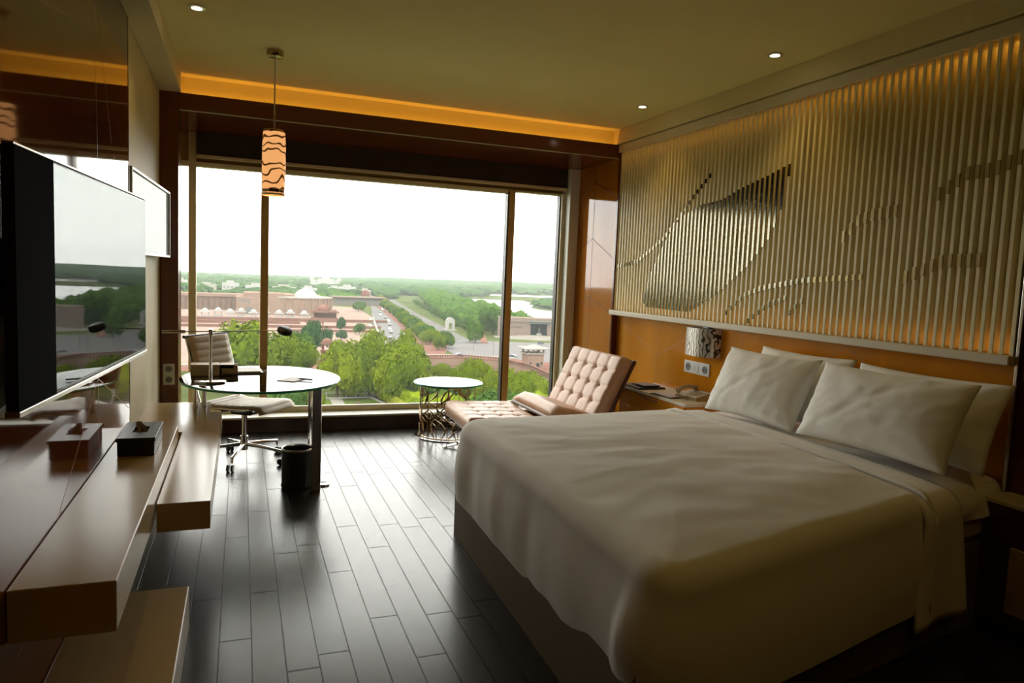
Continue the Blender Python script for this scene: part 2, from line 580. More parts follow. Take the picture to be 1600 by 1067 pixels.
for x0, x1 in ((-.60, -.455), (-.392, .168), (.240, 2.640), (2.725, 3.250)):
    B().box(x0, 7.242, .19, x1, 7.250, 2.44).build('pane', 'glass', win)
# roller blind tucked under the soffit
bl = thing('roller_blind', 'dark brown roller blind pulled up to the top of the window', 'blind', (1.5, 7.14, 2.505))
B().box(-.385, 7.125, 2.53, 3.295, 7.145, 2.731).build('blind_cloth', 'blind', bl)
B().box(-.385, 7.115, 2.50, 3.295, 7.155, 2.53, bev=.004).build('bottom_bar', 'frame', bl)

# left: glossy lacquer panel then beige wall
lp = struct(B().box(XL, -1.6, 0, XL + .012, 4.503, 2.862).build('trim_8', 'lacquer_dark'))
groove([((3.30, 2.86), (3.55, 2.50)), ((3.55, 2.50), (2.4, 2.28)), ((3.55, 2.50), (3.6, 1.9)), ((3.62, 2.60), (3.95, 2.10)), ((3.62, 2.60), (3.65, 2.86)), ((4.02, 2.05), (4.42, 1.66)), ((3.55, 1.02), (2.3, .40)), ((3.55, 1.02), (3.56, .64)), ((3.55, 1.02), (4.45, .72))], XL + .0125, .004, 'groove', lp)
B().box(XL, 4.503, 0, XL + .014, 4.51, 2.862).build('edge_strip', 'steel', lp)

# right: wood panelling under the slats
wp = struct(B().box(3.475, 2.27, 0, XR, YB, 1.225, bev=.002).build('trim_9', 'lacquer'))
groove([((6.18, 1.19), (5.46, .90)), ((5.46, 1.22), (5.46, .05)), ((5.46, .90), (4.95, 1.12)), ((4.30, 1.22), (4.30, .10)), ((3.66, 1.00), (3.34, 1.20)), ((3.34, 1.20), (2.75, .90)), ((4.30, .75), (3.66, 1.0))], 3.4745, .004, 'groove', wp)
# dark closet panel nearer the camera on the right
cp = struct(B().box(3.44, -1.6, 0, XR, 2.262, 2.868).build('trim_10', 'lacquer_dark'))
B().box(3.418, 2.262, 0, XR, 2.278, 2.868, bev=.002).build('edge_strip', 'steel', cp)

# ------------------------------------------------------------------ slatted feature panel
sp_ = thing('slat_panel', 'cream vertical slat wall panel with curved polished inlays above the bed', 'wall panel', (3.5, 4.25, 1.25))
B().box(3.518, 2.28, 1.27, 3.53, YB, 2.86).build('backing_board', 'backing', sp_)
B().box(3.375, 2.28, 1.222, 3.53, 6.20, 1.268, bev=.006).build('ledge', 'trim', sp_)
B().box(3.405, 2.28, 2.785, 3.53, YB, 2.856, bev=.003).build('top_rail', 'trim', sp_)
leaf = [(5.16, 2.09), (4.86, 2.18), (4.58, 2.20), (4.39, 2.26), (4.10, 2.32), (3.87, 2.38), (3.94, 2.07), (4.02, 1.89), (4.23, 1.69), (4.51, 1.51), (4.75, 1.39), (4.93, 1.31), (5.63, 1.32), (5.64, 1.44), (5.55, 1.62), (5.37, 1.87)]
def leaf_span(y):
    zs = []
    n = len(leaf)
    for i in range(n):
        (y0, z0), (y1, z1) = leaf[i], leaf[(i + 1) % n]
        if (y0 - y) * (y1 - y) < 0:
            zs.append(z0 + (z1 - z0) * (y - y0) / (y1 - y0))
    zs.sort()
    return (zs[0], zs[-1]) if len(zs) >= 2 else None
def interp(pts, y):
    for (y0, z0), (y1, z1) in zip(pts, pts[1:]):
        if (y0 - y) * (y1 - y) <= 0 and y0 != y1:
            return z0 + (z1 - z0) * (y - y0) / (y1 - y0)
CUR = [[(6.2, 1.69), (6.08, 1.70), (5.79, 1.74), (5.52, 1.86), (5.36, 1.94), (5.16, 2.09)],
       [(5.16, 2.09), (4.96, 2.26), (4.73, 2.42)],
       [(4.49, 1.32), (4.27, 1.48), (4.08, 1.54), (3.70, 1.60), (3.2, 1.63)],
       [(4.2, 1.30), (4.02, 1.42), (3.84, 1.48)],
       [(3.84, 1.31), (3.78, 1.40), (3.68, 1.47)],
       [(3.40, 1.85), (3.28, 1.96), (3.17, 1.99), (3.0, 2.0)],
       [(2.80, 2.05), (2.61, 2.16), (2.48, 2.16), (2.30, 2.22)], [(2.95, 1.62), (2.7, 1.72), (2.5, 1.72)]]
NS = 77
for i in range(NS):
    y = 2.305 + (6.195 - 2.305) * i / (NS - 1)
    s_ = B().box(3.425, y - .0115, 1.268, 3.495, y + .0115, 2.785, bev=.003, seg=1).build('slat', 'slat', sp_)
    segs = []
    q = leaf_span(y)
    if q: segs.append((q[0] + .01, q[1]))
    for k, c in enumerate(CUR):
        z = interp(c, y)
        if z:
            h = .035 if k < 5 else .07
            segs.append((z - h / 2, z + h / 2))
    if segs:
        for z0, z1 in segs:
            b = B()
            # rounded polished strip on the slat's face, turned to the window
            prof = [(-.0118, .003), (-.0105, -.003), (.0105, -.003), (.0118, .003)]
            b.grid([[(3.423 + px, y + py, z) for py, px in prof] for z in (z0, z1)])
            b.build('inlay', 'inlay_dark' if y < 3.6 else 'inlay', s_)

# ------------------------------------------------------------------ ceiling lights
dl0 = None
LB = ['round recessed downlight in the ceiling, left near the pendant lamp', 'round recessed downlight in the ceiling over the bed, nearer of the two on the right', 'round recessed downlight in the ceiling by the window end of the slat wall']
for i in range(3):
    x, y = SPOTS[i]
    if dl0 is None:
        t = thing('downlight', LB[i], 'ceiling light', (x, y, ZC), 'recessed ceiling downlights')
        B().lathe([(.030, -.001), (.032, -.007), (.048, -.006), (.050, -.001)], (x, y, ZC), 28).build('trim_ring', 'steel', t, smooth=True)
        B().lathe([(.029, -.0085), (.026, -.0095), (.0001, -.010)], (x, y, ZC), 24).build('lens', 'spotglow', t, smooth=True)
        dl0 = t
    else:
        t = copy_tree(dl0)
        t.location = (x, y, ZC); t['label'] = LB[i]
for o_ in [o_ for o_ in col.objects if o_.name.startswith('downlight_beam')]:
    o_.location.z = ZC - .03

# pendant lamp
px_, py_ = .203, 5.26
pd = thing('pendant_lamp', 'slim cylindrical pendant lamp glowing amber, hung by the window over the desk', 'pendant lamp', (px_, py_, ZC))
B().lathe([(.055, 0), (.055, -.03), (.05, -.042), (.006, -.045)], (px_, py_, ZC), 28).build('canopy', 'bronze', pd, smooth=True)
B().cyl((px_, py_, ZC - .04), (px_, py_, 2.44), .005, 8).build('stem', 'steel', pd)
sh = B().lathe([(.074, 2.046), (.078, 2.20), (.077, 2.38), (.072, 2.462)], (px_, py_, 0), 40, cap=False).build('lamp_shade', 'shade', pd, smooth='all')
B().lathe([(.076, 2.055), (.0775, 2.068), (.0775, 2.075)], (px_, py_, 0), 40, cap=False).build('lower_band', 'bronze', sh, smooth='all')
B().lathe([(.0735, 2.462), (.0738, 2.475), (.066, 2.478), (.0001, 2.478)], (px_, py_, 0), 40, cap=False).build('upper_band', 'bronze', sh, smooth=True)
B().lathe([(.076, 2.035), (.077, 2.05)], (px_, py_, 0), 40, cap=False).build('glass_rim', 'white_plastic', sh, smooth='all')

# wall lamp by the bed
wl = thing('wall_lamp', 'small unlit wall lamp with silver swirl patterned shade above the bedside outlets', 'wall lamp', (3.475, 4.73, 1.1))
prof = []
for i in range(17):
    a = PI * i / 16
    prof.append((3.472 - .135 * math.sin(a) ** .7, 4.735 + .185 * math.cos(a)))
B().prism(prof, .985, 1.205).build('lamp_shade', 'shade2', wl, smooth=True)
B().box(3.455, 4.70, 1.203, 3.475, 4.77, 1.213).build('top_plate', 'white_plastic', wl)

# outlets
def outlet(name, label, T, n, wd, ht, vertical=False):
    """plate in the local xz plane facing -y, T places it"""
    t = thing(name, label, 'outlet', T @ Vector((0, 0, 0)))
    p = B().box(-wd / 2, -.008, -ht / 2, wd / 2, 0, ht / 2, bev=.002).xf(T).build('cover_plate', 'white_plastic', t)
    for i in range(n):
        f = (i - (n - 1) / 2)
        cx, cz = (0, f * ht / n) if vertical else (f * wd / n, 0)
        r = min(wd, ht) * (.30 if vertical else .33)
        kn = 'grey' if not (n == 3 and i == 1) else 'white_plastic'
        s_ = B().lathe([(r, 0), (r * .95, .003), (r * .75, .0035), (r * .7, .001)], (0, 0, 0), 20, T=T @ Matrix.Translation((cx, -.008, cz)) @ Matrix.Rotation(PI / 2, 4, 'X')).build('socket' if kn == 'grey' else 'knob', kn, t, smooth=True)
        if kn == 'grey':
            b = B()
            for k in (-1, 1):
                b.lathe([(r * .14, .0), (r * .14, .002)], (0, 0, 0), 8, T=T @ Matrix.Translation((cx + k * r * .3, -.0095, cz)) @ Matrix.Rotation(PI / 2, 4, 'X'))
            b.build('pin_hole', 'black', s_)
    return t
outlet('wall_outlet', 'white double outlet plate on the dark post left of the window', Matrix.Translation((-.535, YB, .66)), 2, .085, .17, True)
outlet('bedside_outlet', 'white three-gang outlet plate under the silver wall lamp', Matrix.Translation((3.4745, 4.84, .87)) @ Matrix.Rotation(-PI / 2, 4, 'Z'), 3, .34, .10)

# ================================================================== LEFT SIDE FURNITURE
# upper console
b = B().box(XL + .013, 2.197, .49, -.323, 4.30, .64, bev=.004)
c1 = b.build('wall_console', 'console')
c1.location = (0, 0, 0)
tag(c1, 'long greige lacquer wall shelf under the television, holding the black tissue box', 'console shelf')
# desk-height console running on towards the window (L-shaped in plan)
b = B().prism([(-.318, 3.16), (-.115, 3.16), (-.115, 5.13), (-.20, 5.13), (-.20, 5.52), (XL + .001, 5.52), (XL + .001, 4.53), (-.318, 4.53)], .435, .555)
c2 = b.build('low_console', 'console')
tag(c2, 'greige lacquer console box reaching under the round glass desk by the window', 'console')
c3 = B().box(XL + .013, 1.0, .0, -.198, 3.20, .178, bev=.004).build('floor_console', 'console')
tag(c3, 'lowest greige lacquer console box resting on the floor in the near left corner', 'console')

# television, standing off the lacquer panel
tv = thing('television', 'large flat black glossy television mounted on the lacquer wall, mirroring the window view', 'television', (-.55, 3.1, 1.47))
ang = math.atan2(-.42 + .551, 3.74 - 2.195)
TT = Matrix.Translation((-.551, 2.195, 0)) @ Matrix.Rotation(-ang, 4, 'Z')
Ltv = math.hypot(.131, 1.545)
B().box(-.028, 0, 1.128, 0, Ltv, 1.826, bev=.004, T=TT).build('casing', 'black', tv)
B().box(0, .30, 1.140, .0015, Ltv - .008, 1.818, T=TT).build('screen', 'blackgloss', tv)
B().box(0, .0, 1.128, .0035, .298, 1.826, bev=.001, T=TT).build('dark_reflection_strip', 'matte_black', tv)  # dark room reflection in the screen, put in as a black strip
B().box(-.030, 0, 1.112, .006, Ltv, 1.128, bev=.002, T=TT).build('lower_bezel', 'steel', tv)
B().box(-.026, 0, 1.826, .003, Ltv, 1.832, bev=.001, T=TT).build('upper_bezel', 'steel', tv)
B().box(-.587, 2.6, 1.35, -.535, 3.0, 1.60).build('wall_bracket', 'black', tv)

# glazed frame on the beige wall
pf = thing('framed_picture', 'white framed glazed picture on the beige wall between television and window', 'picture', (XL, 5.35, 1.83))
FT = Matrix.Translation((XL + .002, 4.56, 0)) @ Matrix.Rotation(math.radians(-2.6), 4, 'Z')
b = B()
for a in ((0, 1.583, 1.49, 1.600), (0, 2.058, 1.49, 2.075), (0, 1.583, .017, 2.075), (1.473, 1.583, 1.49, 2.075)):
    b.box(0, a[0], a[1], .022, a[2], a[3], bev=.002, T=FT)
b.build('frame', 'white_plastic', pf)
B().box(0, .017, 1.60, .012, 1.473, 2.058, T=FT).build('glazing', 'pane_picture', pf)
B().prism([(XL, 5.2), (XL + .035, 5.2), (XL + .06, 5.9), (XL, 5.9)], 1.75, 1.95).build('back_spacer', 'black', pf)

# tissue box
tb = thing('tissue_box', 'black tissue box with a white tissue on the wall shelf', 'tissue box', (-.455, 3.82, .64))
b = B().box(-.53, 3.64, .64, -.375, 4.00, .712, bev=.005)
b.build('box_base', 'blackleather', tb)
tl = B()
for a in ((-.535, 3.633, -.37, 3.76), (-.535, 3.89, -.37, 4.007), (-.535, 3.75, -.485, 3.90), (-.42, 3.75, -.37, 3.90)):
    tl.box(a[0], a[1], .710, a[2], a[3], .728, bev=.002)
tl.build('lid', 'blackleather', tb)
b = B()
rows = []
for j in range(9):
    f = j / 8
    rows.append([(-.452 + (i - 4) * .010 * (1 - f * .75) + .01 * math.sin(f * 5), 3.825 + .016 * math.sin(i * 1.9 + j * .5) * (1.1 - f) + .012 * f, .705 + .060 * f) for i in range(9)])
b.grid(rows)
b.build('tissue', 'paper', tb, smooth='all')

# ------------------------------------------------------------------ glass desk
DX, DY, DRX, DRY = .145, 5.39, .545, .64
desk = thing('glass_desk', 'oval green edged glass desk by the window on a chrome leg', 'desk', (DX, DY, 0))
B().lathe([(.985, .733), (1, .736), (1, .7485), (.985, .7505)], (DX, DY, 0), 72, sx=DRX, sy=DRY).build('tabletop', 'table_glass', desk, smooth=True)
B().lathe([(.986, .731), (1.003, .735), (1.003, .747), (.986, .7495)], (DX, DY, 0), 72, sx=DRX, sy=DRY, cap=False).build('glass_edge', 'glass_edge', desk, smooth='all')
lg = B().box(.462, 4.985, 0, .525, 5.035, .731, bev=.003).box(.462, 5.30, 0, .525, 5.345, .731, bev=.003).box(.492, 5.03, .0, .525, 5.30, .012, bev=.002).box(.462, 5.03, .719, .525, 5.30, .731, bev=.002)
lg.build('leg', 'chrome', desk)
B().lathe([(.045, 0), (.045, .010), (.040, .013)], (.56, 5.14, 0), 24).build('floor_disc', 'chrome', desk, smooth=True)
for x, y in ((-.285, 5.18), (-.235, 5.30)):
    B().lathe([(.016, .555), (.016, .733)], (x, y, 0), 16).build('post', 'chrome', desk, smooth=True)

# desk lamp
dlm = thing('desk_lamp', 'chrome desk lamp with a long horizontal arm on the glass desk', 'desk lamp', (-.19, 5.16, .7505))
B().lathe([(.098, 0), (.100, .004), (.100, .012), (.094, .016)], (-.19, 5.16, .7505), 40).build('base', 'chrome', dlm, smooth=True)
B().cyl((-.19, 5.16, .765), (-.19, 5.16, 1.10), .0105, 14).box(-.202, 5.146, 1.075, -.178, 5.174, 1.112, bev=.003).build('stem', 'chrome', dlm, smooth=True)
B().cyl((-.35, 5.16, 1.094), (.235, 5.16, 1.108), .0042, 10).build('arm', 'chrome', dlm, smooth=True)
B().cyl((-.485, 5.16, 1.091), (-.345, 5.16, 1.094), .0115, 14).build('counterweight', 'chrome', dlm, smooth=True)
HT = Matrix.Translation((.285, 5.16, 1.108)) @ Matrix.Rotation(math.radians(22), 4, 'X') @ Matrix.Rotation(math.radians(12), 4, 'Y')
B().lathe([(.048, -.016), (.052, -.012), (.052, .012), (.046, .016)], (0, 0, 0), 32, T=HT).build('lamp_head', 'black', dlm, smooth=True)

# things on the desk
db = thing('desk_organizer', 'taupe two-part leather desk box behind the lamp on the glass desk', 'desk box', (-.2, 5.52, .7505))
B().box(-.335, 5.47, .7505, -.145, 5.60, .832, bev=.005).build('box_body', 'chair_leather', db)
b = B().box(-.142, 5.50, .7505, -.020, 5.515, .825, bev=.002).box(-.142, 5.60, .7505, -.020, 5.615, .825, bev=.002).box(-.142, 5.50, .7505, -.127, 5.615, .825, bev=.002).box(-.142, 5.50, .800, -.045, 5.615, .828, bev=.002).box(-.142, 5.50, .7505, -.02, 5.615, .76)
b.build('tray_section', 'chair_leather', db)
def sheet_stack(name, label, cat, c, wd, dp, ht, rz, m, cover=None, z=.7505, group=None):
    T = Matrix.Translation((c[0], c[1], z)) @ Matrix.Rotation(math.radians(rz), 4, 'Z')
    if not cover:
        o = B().box(-wd / 2, -dp / 2, 0, wd / 2, dp / 2, ht, bev=min(.0015, ht * .3), T=T).build(name, m)
        o.location = (0, 0, 0)
        return tag(o, label, cat, group)
    t = thing(name, label, cat, (c[0], c[1], z), group)
    B().box(-wd / 2, -dp / 2, 0, wd / 2, dp / 2, ht * .5, bev=.001, T=T).build('cover', cover, t)
    B().box(-wd / 2 + .018, -dp / 2 + .012, ht * .5, wd / 2 - .018, dp / 2 - .012, ht, T=T).build('paper', m, t)
    return t
sheet_stack('magazine', 'pale magazine lying flat on the glass desk beside the taupe box', 'magazine', (.045, 5.72), .21, .27, .014, 4, 'paper', 'grey')
sheet_stack('notepad', 'small white notepad on the right half of the glass desk', 'notepad', (.345, 5.24), .135, .19, .006, -33, 'paper')
pen = thing('pen', 'black pen lying beside the small notepad on the glass desk', 'pen', (.43, 5.17, .757))
B().tube([(.40, 5.20, .764), (.475, 5.16, .762)], .0055, 10).build('barrel', 'black', pen, smooth=True)
B().tube([(.378, 5.212, .764), (.40, 5.20, .764)], [.0015, .0055], 10).build('tip', 'black', pen, smooth=True)

# waste basket
wb = thing('waste_basket', 'round dark brown waste basket with a pale rim beside the chrome desk leg', 'waste bin', (.378, 5.14, 0))
B().lathe([(.100, 0), (.104, .004), (.106, .275), (.101, .275), (.099, .012), (.0001, .012)], (.378, 5.14, 0), 40).build('body', 'blackleather', wb, smooth=True)
B().lathe([(.1065, .268), (.109, .274), (.109, .282), (.105, .286), (.100, .282), (.1005, .274)], (.378, 5.14, 0), 40, cap=False).build('rim', 'steel', wb, smooth='all')
B().lathe([(.1075, .012), (.1085, .016), (.1085, .026), (.1075, .030)], (.378, 5.14, 0), 40, cap=False).build('lower_band', 'black', wb, smooth='all')

# ------------------------------------------------------------------ desk chair
oc = thing('office_chair', 'taupe ribbed leather swivel chair on chrome castors behind the glass desk', 'desk chair', (.03, 5.95, 0))
CT = Matrix.Translation((.03, 5.95, 0)) @ Matrix.Rotation(math.radians(-35), 4, 'Z')   # chair faces local +x
def ribbed(path, half, th, rib):
    """upholstered sheet swept along path (x,z), width 2*half in y, with cross ribs every rib metres"""
    b = B()
    pts = []
    L_ = 0
    P_ = [Vector((x, 0, z)) for x, z in path]
    fine = []
    for a, c in zip(P_, P_[1:]):
        n = max(2, int((c - a).length / .008))
        for k in range(n):
            fine.append(a.lerp(c, k / n))
    fine.append(P_[-1])
    # smooth
    for _ in range(12):
        fine = [fine[0]] + [(fine[i - 1] + fine[i] * 2 + fine[i + 1]) / 4 for i in range(1, len(fine) - 1)] + [fine[-1]]
    top, bot = [], []
    for i, p in enumerate(fine):
        t = (fine[min(i + 1, len(fine) - 1)] - fine[max(i - 1, 0)]).normalized()
        n = Vector((-t.z, 0, t.x))
        if i: L_ += (p - fine[i - 1]).length
        h = th * (.45 + .55 * abs(math.sin(PI * L_ / rib)) ** .5)
        row, row2 = [], []
        for k in range(9):
            y = -half + 2 * half * k / 8
            e = 1 - .6 * abs(y / half) ** 8
            row.append(CT @ (p + n * h / 2 * e + Vector((0, y, 0))))
            row2.append(CT @ (p - n * h / 2 * e + Vector((0, y, 0))))
        top.append(row); bot.append(row2)
    b.grid([r + list(reversed(q)) for r, q in zip(top, bot)], closed=True)
    return b
ribbed([(-.335, .985), (-.30, .85), (-.262, .70), (-.235, .60)], .235, .034, .058).build('backrest', 'chair_leather', oc, smooth='all')
ribbed([(-.235, .475), (-.10, .462), (.08, .468), (.24, .480), (.285, .462), (.300, .43)], .24, .030, .058).build('seat', 'chair_leather', oc, smooth='all')
for s in (-1, 1):
    fr = B().tube([CT @ Vector(p) for p in ((-.350, s * .243, .99), (-.31, s * .243, .85), (-.272, s * .243, .70), (-.245, s * .243, .56), (-.215, s * .243, .475), (-.10, s * .243, .452), (.10, s * .243, .455), (.26, s * .243, .465))], .009, 8)
    fr.build('side_rail', 'chrome', oc, smooth=True)
B().cyl(CT @ Vector((-.352, -.262, .985)), CT @ Vector((-.352, .262, .985)), .013, 10).build('top_bar', 'black', oc, smooth=True)
B().cyl(CT @ Vector((-.02, -.25, .44)), CT @ Vector((-.02, .25, .44)), .012, 10).cyl(CT @ Vector((-.2, 0, .43)), CT @ Vector((.16, 0, .43)), .014, 10).build('seat_support', 'black', oc, smooth=True)
B().box(-.09, -.055, .375, .09, .055, .435, bev=.012, T=CT).build('tilt_mechanism', 'black', oc, smooth=True)
B().cyl(CT @ Vector((.02, .04, .40)), CT @ Vector((.06, .26, .405)), .006, 8).build('lever', 'black', oc, smooth=True)
B().lathe([(.030, .09), (.030, .20), (.022, .205), (.022, .38)], (.03, 5.95, 0), 18).build('column', 'chrome', oc, smooth=True)
for i in range(5):
    a = math.radians(-105 + 72 * i)
    d = Vector((math.cos(a), math.sin(a), 0)); c = Vector((.03, 5.95, 0)); n = Vector((-d.y, d.x, 0))
    B().tube([c + d * .02 + Vector((0, 0, .135)), c + d * .16 + Vector((0, 0, .125)), c + d * .33 + Vector((0, 0, .105)), c + d * .335 + Vector((0, 0, .065))], [.016, .013, .011, .008], 10).build('base_arm', 'chrome', oc, smooth=True)
    w = B()
    k = c + d * .335 - n * .012
    for s in (-1, 1):
        w.tube([k + d * .012 * 0 + n * s * .008 + Vector((0, 0, .0262)), k + n * s * .024 + Vector((0, 0, .0262))], .026, 18)
    w.build('caster', 'black', oc, smooth=True)

# ------------------------------------------------------------------ round side table
SX, SY = 1.865, 6.54
st = thing('side_table', 'small round glass topped side table with a bronze filigree drum base', 'side table', (SX, SY, 0))
B().lathe([(.322, .505), (.33, .508), (.33, .518), (.325, .521)], (SX, SY, 0), 64).build('tabletop', 'white_glass', st, smooth=True)
B().lathe([(.324, .503), (.3315, .507), (.3315, .518), (.324, .5205)], (SX, SY, 0), 64, cap=False).build('glass_edge', 'glass_edge', st, smooth='all')
ring = [(SX + .30 * math.cos(2 * PI * i / 64), SY + .30 * math.sin(2 * PI * i / 64), .006) for i in range(64)]
B().tube(ring, 0, closed=True, flat=(.034, .010)).build('base_ring', 'chrome', st)
R_ = .262
def cp_(a, z): return (SX + R_ * math.cos(a), SY + R_ * math.sin(a), z)
b = B()
for zz in (.014, .494):
    b.tube([cp_(2 * PI * i / 48, zz) for i in range(48)], 0, closed=True, flat=(.012, .012))
b.build('hoop', 'bronze', st)
b = B()
A0, A1 = math.radians(165), math.radians(300)
for k in range(7):
    a = A0 + (A1 - A0) * k / 6
    b.tube([cp_(a, .014), cp_(a, .494)], .0042, 6)
b.tube([cp_(math.radians(-12), .014), cp_(math.radians(-12), .494)], .0042, 6)
b.build('upright', 'bronze', st)
rs = random.Random(11)
fil = B()
def strand(a0, z0, a1, z1, bow, r=.0055):
    pts = []
    for i in range(13):
        t = i / 12
        a = a0 + (a1 - a0) * t + bow * math.sin(PI * t)
        z = z0 + (z1 - z0) * t
        pts.append(cp_(a, z))
    fil.tube(pts, [r * (.55 + .9 * math.sin(PI * i / 12)) for i in range(13)], 6)
for k in range(9):
    a = A0 + (A1 - A0) * (k + .2) / 9
    strand(a, .02, a + rs.uniform(-.25, .5), rs.uniform(.17, .30), rs.uniform(-.3, .3), .0075)
    strand(a + .1, rs.uniform(.16, .24), a + rs.uniform(-.5, .5), rs.uniform(.34, .40), rs.uniform(-.35, .35))
    strand(a, rs.uniform(.28, .36), a + rs.uniform(-.5, .5), .49, rs.uniform(-.3, .3), .007)
for k in range(7):
    a = A0 + (A1 - A0) * (k + .5) / 7; z = rs.uniform(.10, .42); h = rs.uniform(.05, .08)
    strand(a, z, a, z + h * 1.6, .22, .0055); strand(a, z, a, z + h * 1.6, -.22, .0055)
fil.build('filigree', 'bronze', st, smooth='all')

# ------------------------------------------------------------------ tufted cushions
def tufted(nu, nv, lu, lv, th, depth=.017, edge=.035, round_front=False):
    """cushion in local coords: u along x, v along y, top at +z; returns builder and button spots"""
    n = 10
    U, V = nu * n, nv * n
    b = B()
    def h(i, j):
        fu, fv = i / n, j / n
        e = min(i, U - i) / U * lu; f = min(j, V - j) / V * lv
        q = (abs(math.sin(PI * fu)) * abs(math.sin(PI * fv))) ** .28
        seam = depth * (1 - q) * .55
        ru, rv = round(fu), round(fv)
        if 0 < ru < nu and 0 < rv < nv:
            d = math.hypot((fu - ru) * lu / nu, (fv - rv) * lv / nv)
            seam += depth * 1.1 * math.exp(-(d / .022) ** 2)
        eg = 0
        for q_ in (e, f):
            if q_ < edge:
                t = 1 - q_ / edge
                eg += edge * (1 - math.sqrt(max(0, 1 - t * t))) * .8
        return th - seam - eg
    rows = []
    for i in range(U + 1):
        rows.append([(i / U * lu, j / V * lv, h(i, j)) for j in range(V + 1)])
    V_ = b.grid(rows)
    # sides and underside
    rim = [V_[i][0] for i in range(U + 1)] + [V_[U][j] for j in range(1, V + 1)] + [V_[i][V] for i in range(U - 1, -1, -1)] + [V_[0][j] for j in range(V - 1, 0, -1)]
    lo = [b.b.verts.new((v.co.x, v.co.y, 0)) for v in rim]
    for k in range(len(rim)):
        m_ = (k + 1) % len(rim)
        b.b.faces.new((rim[k], rim[m_], lo[m_], lo[k]))
    b.b.faces.new(lo)
    sp = [(iu * lu / nu, jv * lv / nv, th - depth * 1.35) for iu in range(1, nu) for jv in range(1, nv)]
    return b, sp

# ottoman
ot = thing('ottoman', 'blush leather tufted ottoman in front of the lounge chair', 'ottoman', (1.98, 5.72, 0))
OT = Matrix.Translation((1.68, 5.28, .30)) @ Matrix.Rotation(math.radians(-3), 4, 'Z') @ Matrix.Rotation(math.radians(1.5), 4, 'Y')
b, spts = tufted(4, 5, .61, .84, .125)
b.xf(OT)
cu = b.build('cushion', 'leather', ot, smooth='all')
for p in spts:
    B().ico(OT @ Vector(p), .008, 1).build('button', 'leather', cu, smooth='all')
B().box(.02, .02, -.022, .59, .82, 0, bev=.004, T=OT).build('seat_frame', 'shell', ot)
for y in (5.36, 6.05):
    b = B()
    for s in (1, -1):
        pts = []
        for i in range(13):
            t = i / 12
            x = 2.00 + s * (-.30 + .60 * t); z = .007 + .268 * t ** 1.5
            pts.append((x, y, z))
        b.tube(pts, 0, flat=(.036, .012))
    b.build('crossed_leg', 'chrome', ot)
b = B()
for i in range(17):
    p = OT @ Vector((-.001, .04 + .76 * i / 16, .006)); b.ico(p, .0055, 1)
b.build('piping_stud', 'steel', ot)

# lounge chair
lc = thing('lounge_chair', 'blush leather tufted lounge chair with tilted back beside the window', 'armchair', (2.6, 5.5, 0))
# seat (u forward to back along +x), tipped down to the back
ST = Matrix.Translation((2.315, 5.06, .445)) @ Matrix.Rotation(math.radians(14), 4, 'Y')
b, _s = tufted(1, 1, .50, .90, .10, depth=.0, edge=.05)
b.xf(ST)
b.build('seat', 'leather', lc, smooth='all')
B().box(-.01, -.01, -.03, .52, .91, 0, bev=.01, T=ST).build('seat_shell', 'shell', lc)
# backrest: u goes up the back, v across
ang = math.atan2(.24, .50)
BT = Matrix.Translation((2.745, 5.98, .385)) @ Matrix(((math.sin(ang), 0, -math.cos(ang), 0), (0, -1, 0, 0), (math.cos(ang), 0, math.sin(ang), 0), (0, 0, 0, 1)))
b, spts = tufted(4, 5, .575, .94, .105, depth=.019)
b.xf(BT)
bk = b.build('backrest', 'leather', lc, smooth='all')
for p in spts:
    B().ico(BT @ Vector(p), .009, 1).build('button', 'shell', bk, smooth='all')
B().box(-.02, -.008, -.035, .585, .948, 0, bev=.012, T=BT).build('back_shell', 'shell', lc)
for y in (5.13, 5.86):
    b = B()
    pts = [(2.98 - .0, y, .86), (2.86, y, .60), (2.72, y, .36), (2.52, y, .12), (2.38, y, .006)]
    b.tube(pts, 0, flat=(.036, .014))
    b.tube([(2.34, y, .40), (2.55, y, .33), (2.75, y, .20), (2.90, y, .006)], 0, flat=(.036, .014))
    b.build('crossed_leg', 'chrome', lc)

# ------------------------------------------------------------------ nightstands and what stands on them
ns = thing('nightstand', 'orange wood nightstand with a cream top between bed and lounge chair', 'nightstand', (3.27, 4.95, 0))
B().box(3.09, 4.42, .632, 3.475, 5.44, .655, bev=.003).build('top', 'trim', ns)
B().box(3.11, 4.44, .05, 3.475, 5.42, .632, bev=.002).build('carcass', 'lacquer', ns)
dr = B().box(3.095, 4.45, .42, 3.112, 5.41, .625, bev=.002).build('drawer', 'lacquer', ns)
B().box(3.088, 4.80, .605, 3.096, 5.06, .612).build('pull', 'steel', dr)
NZ = .655
ph = thing('telephone', 'greige desk telephone with coiled cord at the bed end of the nightstand', 'telephone', (3.33, 4.66, NZ))
PT = Matrix.Translation((3.33, 4.66, NZ)) @ Matrix.Rotation(math.radians(10), 4, 'Z')
b = B().prism([(-.09, 0), (.09, 0), (.09, .055), (-.09, .022)], -.115, .115, T=PT @ Matrix.Rotation(PI / 2, 4, 'X'))
b.build('phone_body', 'greige_plastic', ph)
B().box(-.075, -.11, .030, .075, .00, .034, T=PT @ Matrix.Rotation(math.radians(-10), 4, 'Y') @ Matrix.Translation((0, 0, .008))).build('faceplate', 'paper', ph)
b = B()
for i in range(4):
    for j in range(3):
        b.box(-.055 + i * .028, -.095 + j * .028, .036, -.037 + i * .028, -.077 + j * .028, .042, bev=.0015, T=PT @ Matrix.Rotation(math.radians(-10), 4, 'Y') @ Matrix.Translation((0, 0, .006)))
b.build('keypad', 'greige_plastic', ph)
